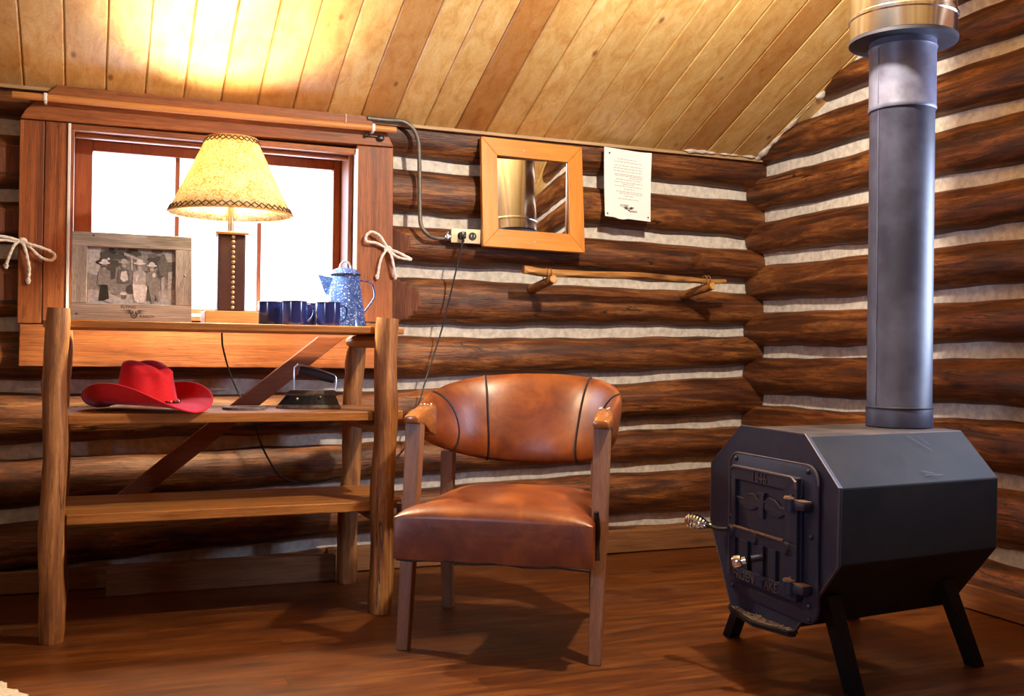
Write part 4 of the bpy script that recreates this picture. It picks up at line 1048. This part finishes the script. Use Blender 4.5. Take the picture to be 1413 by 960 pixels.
for l0, q0_, l1, q1_ in ((.335, .10, .385, .42), (.372, .12, .392, .30), (.26, .48, .272, .62), (.295, .80, .335, .86), (.30, .88, .36, .90)):
    bm = B(); f_ = lambda l, q: S(.0 + .132 * q, .6635 - .1115 * q, l) + Vector((0, -.0015, .0015))
    tube(bm, [f_(l0, q0_), f_(l1, q1_)], .0007, 5); obj('scratch', bm, M['worn_and_highlight'], st)
bm = B(); prism(bm, OCT, S, -.004, .010, bev=.002); fp = obj('front_plate', bm, M['stove_cast'], st)
bm = B(); pp = [S(a, z, -.003) for a, z in OCT]; tube(bm, pp, .0022, 6, closed=True); obj('plate_edge', bm, M['worn_and_highlight'], fp)
# door surround and door
E0 = .004
bm = B(); prism(bm, rrect(-.335, .215, .070, .594, .045), FS, E0, .012, bev=.003); sr = obj('door_surround', bm, M['stove_cast'], st, smooth=30)
bm = B(); rr_ = rrect(-.335, .215, .070, .594, .045); tube(bm, [FS(a, z, .012) for a, z in rr_[:13]], .0026, 6); obj('surround_edge', bm, M['worn_and_highlight'], sr, smooth=True)
for a, z in ((-.300, .578), (.030, .578), (-.325, .420), (.045, .425), (.04, .26), (-.31, .235), (.04, .228)):
    bm = B(); t2 = bmesh.new(); bmesh.ops.create_uvsphere(t2, u_segments=10, v_segments=6, radius=.0065, matrix=Matrix.Translation(FS(a, z, .013))); merge(bm, t2); obj('bolt', bm, M['stove_cast'], sr, smooth=True)
bm = B(); prism(bm, [(-.30, .240), (.005, .243), (.005, .246), (-.30, .243)], FS, .012, .0135); obj('groove', bm, M['gap'], sr)
# door: outer slab with recessed panel
dr_out = rrect(-.296, .262, .014, .562, .018, 4)
bm = B()
def ringwall(outer, inner, e0, e1):
    """a slab with a hole: four trapezoid bars."""
    (x0, z0_, x1, z1_), (i0, j0, i1, j1) = outer, inner
    for poly in ([(x0, z0_), (x1, z0_), (i1, j0), (i0, j0)], [(x0, z1_), (x1, z1_), (i1, j1), (i0, j1)], [(x0, z0_), (i0, j0), (i0, j1), (x0, z1_)], [(x1, z0_), (i1, j0), (i1, j1), (x1, z1_)]):
        prism(bm, poly, FS, e0, e1, bev=.002)
prism(bm, dr_out, FS, .012, .022, bev=.004)
ringwall((-.294, .400, .012, .560), (-.272, .404, -.040, .526), .018, .032)
slots = [-.262, -.198, -.125, -.068]
prism(bm, [(-.294, .296), (.012, .296), (.012, .264), (-.294, .264)], FS, .018, .032, bev=.002)
prism(bm, [(-.294, .400), (.012, .400), (.012, .372), (-.294, .372)], FS, .018, .032, bev=.002)
xs = [-.294] + [q for s_ in slots for q in (s_ - .010, s_ + .012)] + [.012]
for a, b_ in zip(xs[0::2], xs[1::2]): prism(bm, [(a, .296), (b_, .296), (b_, .372), (a, .372)], FS, .018, .032, bev=.0015)
door = obj('door', bm, M['stove_cast'], st)
for s_ in slots: bm = B(); prism(bm, [(s_ - .010, .298), (s_ + .012, .298), (s_ + .012, .370), (s_ - .010, .370)], FS, .0222, .0226); obj('draft_slot', bm, M['gap'], door)
bm = B(); tube(bm, [FS(-.292, .552, .033), FS(-.28, .560, .033), FS(-.01, .560, .033), FS(.008, .55, .033), FS(.010, .535, .033)], .0038, 6); obj('door_lip', bm, M['worn_and_highlight'], door, smooth=True)
bm = B(); tube(bm, [FS(-.274, .402, .034), FS(-.042, .402, .034)], .0036, 6); obj('divider_bar', bm, M['stove_rust'], door, smooth=True)
for a in (-.303 + .012, -.174, -.032):
    bm = B(); t2 = bmesh.new(); bmesh.ops.create_cone(t2, segments=18, radius1=.019, radius2=.014, depth=.010, cap_ends=True); rot = Ns.to_track_quat('Z', 'Y').to_matrix().to_4x4()
    t2.transform(Matrix.Translation(FS(a, .386, .034)) @ rot); merge(bm, t2); obj('boss', bm, M['stove_cast'], door, smooth=True)
merge_text = text_bm('1846', .036, lambda x, y, tt: FS(-.153 + x, .531 + y, .032 + tt), .003); obj('date_lettering', merge_text, M['worn_and_highlight'], door)
for word, wx in (('FROEN', -.222), ('TAKE', -.104)):
    obj('name_lettering', text_bm(word, .033, lambda x, y, tt: FS(wx + x, .268 + y, .032 + tt), .003), M['worn_and_highlight'], door)
# winged emblem
bm = B(); ec, ez = -.150, .474
for sg in (-1, 1):
    w_ = [(.012, .008), (.035, .022), (.060, .020), (.085, .006), (.118, .006), (.105, -.010), (.075, -.022), (.045, -.020), (.012, -.008)]
    prism(bm, [(ec + sg * a, ez + z) for a, z in w_], FS, .020, .0275, bev=.0015)
    for q in (.004, -.008): tube(bm, [FS(ec + sg * .02, ez + q, .028), FS(ec + sg * .06, ez + q + .002, .028), FS(ec + sg * .098, ez + q - .003, .028)], .0012, 5)
    tube(bm, [FS(ec + sg * a, ez + z, .0275) for a, z in w_[:5]], .0024, 6, mat=1)  # pale highlight painted along the upper edge of the wing
prism(bm, [(ec - .012, ez + .026), (ec + .012, ez + .026), (ec + .010, ez - .034), (ec - .010, ez - .034)], FS, .020, .030, bev=.0015)
prism(bm, [(ec - .017, ez + .032), (ec + .017, ez + .032), (ec + .017, ez + .025), (ec - .017, ez + .025)], FS, .020, .031, bev=.001)
obj('winged_emblem', bm, [M['stove_cast'], M['worn_and_highlight']], door)
# hinges
for z in (.505, .307):
    bm = B(); c_ = FS(-.008, z - .008, .034)
    tube(bm, [c_ + Vector((0, 0, -.016)), c_ + Vector((0, 0, .014))], .0185, 14)
    prism(bm, [(.005, z - .022), (.052, z - .018), (.052, z + .002), (.005, z + .002)], FS, .012, .040, bev=.004)
    hg = obj('hinge', bm, M['stove_cast'], st, smooth=40)
    bm = B(); t2 = bmesh.new(); bmesh.ops.create_cone(t2, segments=14, radius1=.019, radius2=.017, depth=.005, cap_ends=True, matrix=Matrix.Translation(c_ + Vector((0, 0, .0155)))); merge(bm, t2)
    prism(bm, [(.006, z + .001), (.050, z + .001), (.050, z + .0045), (.006, z + .0045)], FS, .014, .039, bev=.001); ball(bm, c_ + Vector((0, 0, .018)), .005)
    obj('hinge_cap', bm, M['stove_rust'], hg, smooth=40)
# draft knob
bm = B(); tube(bm, [FS(-.135, .345, .03), FS(-.150, .338, .055)], .009, 12); k_ = obj('draft_stem', bm, M['stove_cast'], st, smooth=True)
bm = B(); ax = (FS(-.182, .326, .085) - FS(-.146, .339, .05)).normalized(); rot = ax.to_track_quat('Z', 'Y').to_matrix().to_4x4()
t2 = bmesh.new(); lathe(t2, [(0, -.012), (.010, -.012), (.010, -.002), (.015, 0), (.0165, .006), (.0165, .018), (.014, .023), (0, .024)], 20); t2.transform(Matrix.Translation(FS(-.168, .331, .072)) @ rot); merge(bm, t2)
obj('draft_knob', bm, M['bright_chrome'], k_, smooth=40)
# coil-spring door handle sticking out beyond the face
pA = FS(-.292, .390, .040); pB = FS(-.35, .386, .054); pC = FS(-.455, .415, .11); pD = FS(-.515, .445, .135)
bm = B(); tube(bm, catmull([pA, FS(-.325, .385, .048), pB, FS(-.366, .388, .060)], 5), .0055, 10); hd = obj('door_handle', bm, M['black_plastic'], st, smooth=True)
bm = B(); q0 = FS(-.362, .388, .058); q1 = FS(-.428, .398, .090); axv = (q1 - q0); e1 = axv.normalized().orthogonal().normalized(); e2 = axv.normalized().cross(e1); pts = []
turns = 8
for k in range(turns * 14 + 1):
    q = k / (turns * 14); a = 2 * PI * turns * q; rr2 = .005 + .014 * math.sin(min(1, q * 1.1) * PI * .62) * (1 if q < .86 else max(.25, 1 - (q - .86) / .14 * .8))
    pts.append(q0 + axv * q + e1 * (rr2 * math.cos(a)) + e2 * (rr2 * math.sin(a)))
tube(bm, pts, .003, 6); obj('spring_grip', bm, M['bright_chrome'], hd, smooth=True)
# ash lip
bm = B(); prism(bm, [(-.345, .166), (-.028, .176), (-.03, .186), (-.345, .176)], FS, -.002, .004); 
lipz = .172
prism(bm, [(-.335, 0.0), (-.03, 0.0), (-.035, .018), (-.16, .046), (-.325, .014)], lambda a, e, tt: FS(a, lipz + (a + .345) * .03 + tt, e), -.014, 0, bev=.003)
for (a0, e0), (a1, e1_) in (((-.325, .014), (-.16, .046)), ((-.16, .046), (-.035, .018))):
    tube(bm, [FS(a0, lipz - .002 + (a0 + .345) * .03, e0), FS(a1, lipz - .002 + (a1 + .345) * .03, e1_)], .004, 8)
al = obj('ash_lip', bm, M['stove_side'], st)
bm = B(); rnd = random.Random(4)
prism(bm, [(-.330, .002), (-.036, .002), (-.040, .014), (-.16, .039), (-.318, .010)], lambda a, e, tt: FS(a, lipz + (a + .345) * .03 + tt, e), .0, .003)
for k in range(60):
    a = rnd.uniform(-.31, -.05); e = rnd.uniform(.002, .030 - abs(a + .16) * .14); ball(bm, FS(a, lipz + (a + .345) * .03 + .003, e), rnd.uniform(.002, .007), seg=6, sc=(1.3, 1, .6))
aa = obj('ash', bm, M['ash'], al); aa['kind'] = 'stuff'
# legs: square tube, splayed sideways
def sleg(top, foot):
    bm = B(); h = .021
    A = [bm.verts.new(top + Us * (x * h) + Vs * (y * h)) for x, y in ((-1, -1), (1, -1), (1, 1), (-1, 1))]; C = [bm.verts.new(foot + Us * (x * h) + Vs * (y * h)) for x, y in ((-1, -1), (1, -1), (1, 1), (-1, 1))]
    for i in range(4): bm.faces.new((A[i], A[(i + 1) % 4], C[(i + 1) % 4], C[i]))
    bm.faces.new(A); bm.faces.new(C[::-1]); bmesh.ops.bevel(bm, geom=bm.edges[:], offset=.002, segments=1, affect='EDGES'); obj('leg', bm, M['stove_side'], st)
w2 = lambda x, y, z: Vector((x, y, z)) - cs
sleg(S(.045, .285, .045), w2(1.80, 2.078, 0)); sleg(S(.040, .285, .45), w2(2.29, 2.162, 0))
sleg(S(-.37, .27, .11), w2(1.822, 2.652, 0)); sleg(S(-.37, .27, .49), w2(2.32, 2.70, 0))

# stovepipe ---------------------------------------------------------
PC = Vector((2.077, 2.232, 0))
sp = thing('stovepipe', 'blue-grey stovepipe rising from the wood stove into a chrome chimney section', 'stovepipe', (PC.x, PC.y, .664))
zz = lambda z: z - .664
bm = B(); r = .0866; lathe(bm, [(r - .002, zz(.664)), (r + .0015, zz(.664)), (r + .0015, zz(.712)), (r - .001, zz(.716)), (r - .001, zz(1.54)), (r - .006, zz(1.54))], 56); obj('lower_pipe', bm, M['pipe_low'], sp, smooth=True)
bm = B(); tube(bm, [((r + .001) * math.cos(2 * PI * k / 48), (r + .001) * math.sin(2 * PI * k / 48), zz(.716)) for k in range(48)], .0022, 6, closed=True); obj('pipe_seam', bm, M['dark_metal'], sp, smooth=True)
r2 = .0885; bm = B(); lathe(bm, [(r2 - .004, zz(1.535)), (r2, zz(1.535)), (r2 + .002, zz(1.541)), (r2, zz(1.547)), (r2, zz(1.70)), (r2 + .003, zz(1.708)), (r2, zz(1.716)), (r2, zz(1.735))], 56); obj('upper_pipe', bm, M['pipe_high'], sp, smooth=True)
bm = B()
for r_, z_a, z_b in ((r, .72, 1.53), (r2, 1.55, 1.70)):
    a = R(-177); tube(bm, [((r_) * math.cos(a), (r_) * math.sin(a), zz(z_a)), ((r_) * math.cos(a), (r_) * math.sin(a), zz(z_b))], .0016, 6)
obj('pipe_lock_seam', bm, M['pipe_high'], sp, smooth=True)
rc = .1405; bm = B(); lathe(bm, [(r2 + .001, zz(1.726)), (rc - .004, zz(1.722)), (rc + .003, zz(1.724)), (rc + .003, zz(1.733)), (rc - .002, zz(1.735))], 64); obj('collar', bm, M['dark_metal'], sp, smooth=True)
bm = B(); lathe(bm, [(rc - .004, zz(1.733)), (rc + .001, zz(1.735)), (rc + .001, zz(1.785)), (rc + .004, zz(1.788)), (rc + .004, zz(1.796)), (rc - .001, zz(1.800)), (rc - .001, zz(2.44))], 72); obj('chrome_flue', bm, M['chrome'], sp, smooth=True)

# hide rug at the near left of the floor
rnd = random.Random(21); bm = B(); outl = []
base = [(-.60, 2.95), (-.42, 2.99), (-.28, 2.965), (-.205, 2.905), (-.175, 2.83), (-.13, 2.74), (-.16, 2.58), (-.14, 2.42), (-.22, 2.26), (-.4, 2.2), (-.62, 2.24), (-.78, 2.4), (-.82, 2.6), (-.75, 2.8)]
for p in catmull([(x, y, 0) for x, y in base], 6, closed=True): outl.append((p.x + rnd.uniform(-.007, .007), p.y + rnd.uniform(-.007, .007)))
prism(bm, outl, lambda a, b_, tt: Vector((a, b_, tt)), .001, .009)
o = obj('hide_rug', bm, M['hide']); tag(o, 'ragged cream hide rug lying on the floor boards near the rack', 'rug')

# ================================================================ LIGHT
def area(name, loc, sx, sy, rot, power, col):
    l = bpy.data.lights.new(name, 'AREA'); l.shape = 'RECTANGLE'; l.size = sx; l.size_y = sy; l.energy = power; l.color = col
    o = bpy.data.objects.new(name, l); o.location = loc; o.rotation_euler = rot; COL.objects.link(o); return o
def bulb_light(name, loc, power, col, rad):
    l = bpy.data.lights.new(name, 'POINT'); l.energy = power; l.color = col; l.shadow_soft_size = rad
    o = bpy.data.objects.new(name, l); o.location = loc; COL.objects.link(o); return o
DAY = (.58, .71, 1.0); WARM = (1.0, .86, .68)
area('daylight_back', (.43, 4.35, 1.30), 1.5, 1.0, (R(-90), 0, 0), 60, DAY)
area('daylight_stove_side', (3.12, 1.82, 1.30), .8, .9, (0, R(90), 0), 105, DAY)
area('daylight_rack_side', (-1.85, .8, 1.32), 1.1, .8, (0, R(-90), 0), 78, DAY)
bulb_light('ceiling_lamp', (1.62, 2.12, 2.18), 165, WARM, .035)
M['bulb'].node_tree.nodes['Principled BSDF'].inputs['Emission Strength'].default_value = 2300

w = bpy.data.worlds.new('world'); scene.world = w; w.use_nodes = True
bg = w.node_tree.nodes['Background']; bg.inputs[0].default_value = (.80, .88, 1.0, 1); bg.inputs[1].default_value = 4.0

scene.view_settings.view_transform = 'Standard'; scene.view_settings.look = 'None'
scene.view_settings.gamma = 1; scene.view_settings.use_curve_mapping = False; scene.view_settings.exposure = 0.1
scene.cycles.use_denoising = True; scene.cycles.max_bounces = 8; scene.cycles.diffuse_bounces = 3; scene.cycles.glossy_bounces = 4; scene.cycles.sample_clamp_indirect = 6
scene.cycles.caustics_reflective = False; scene.cycles.caustics_refractive = False
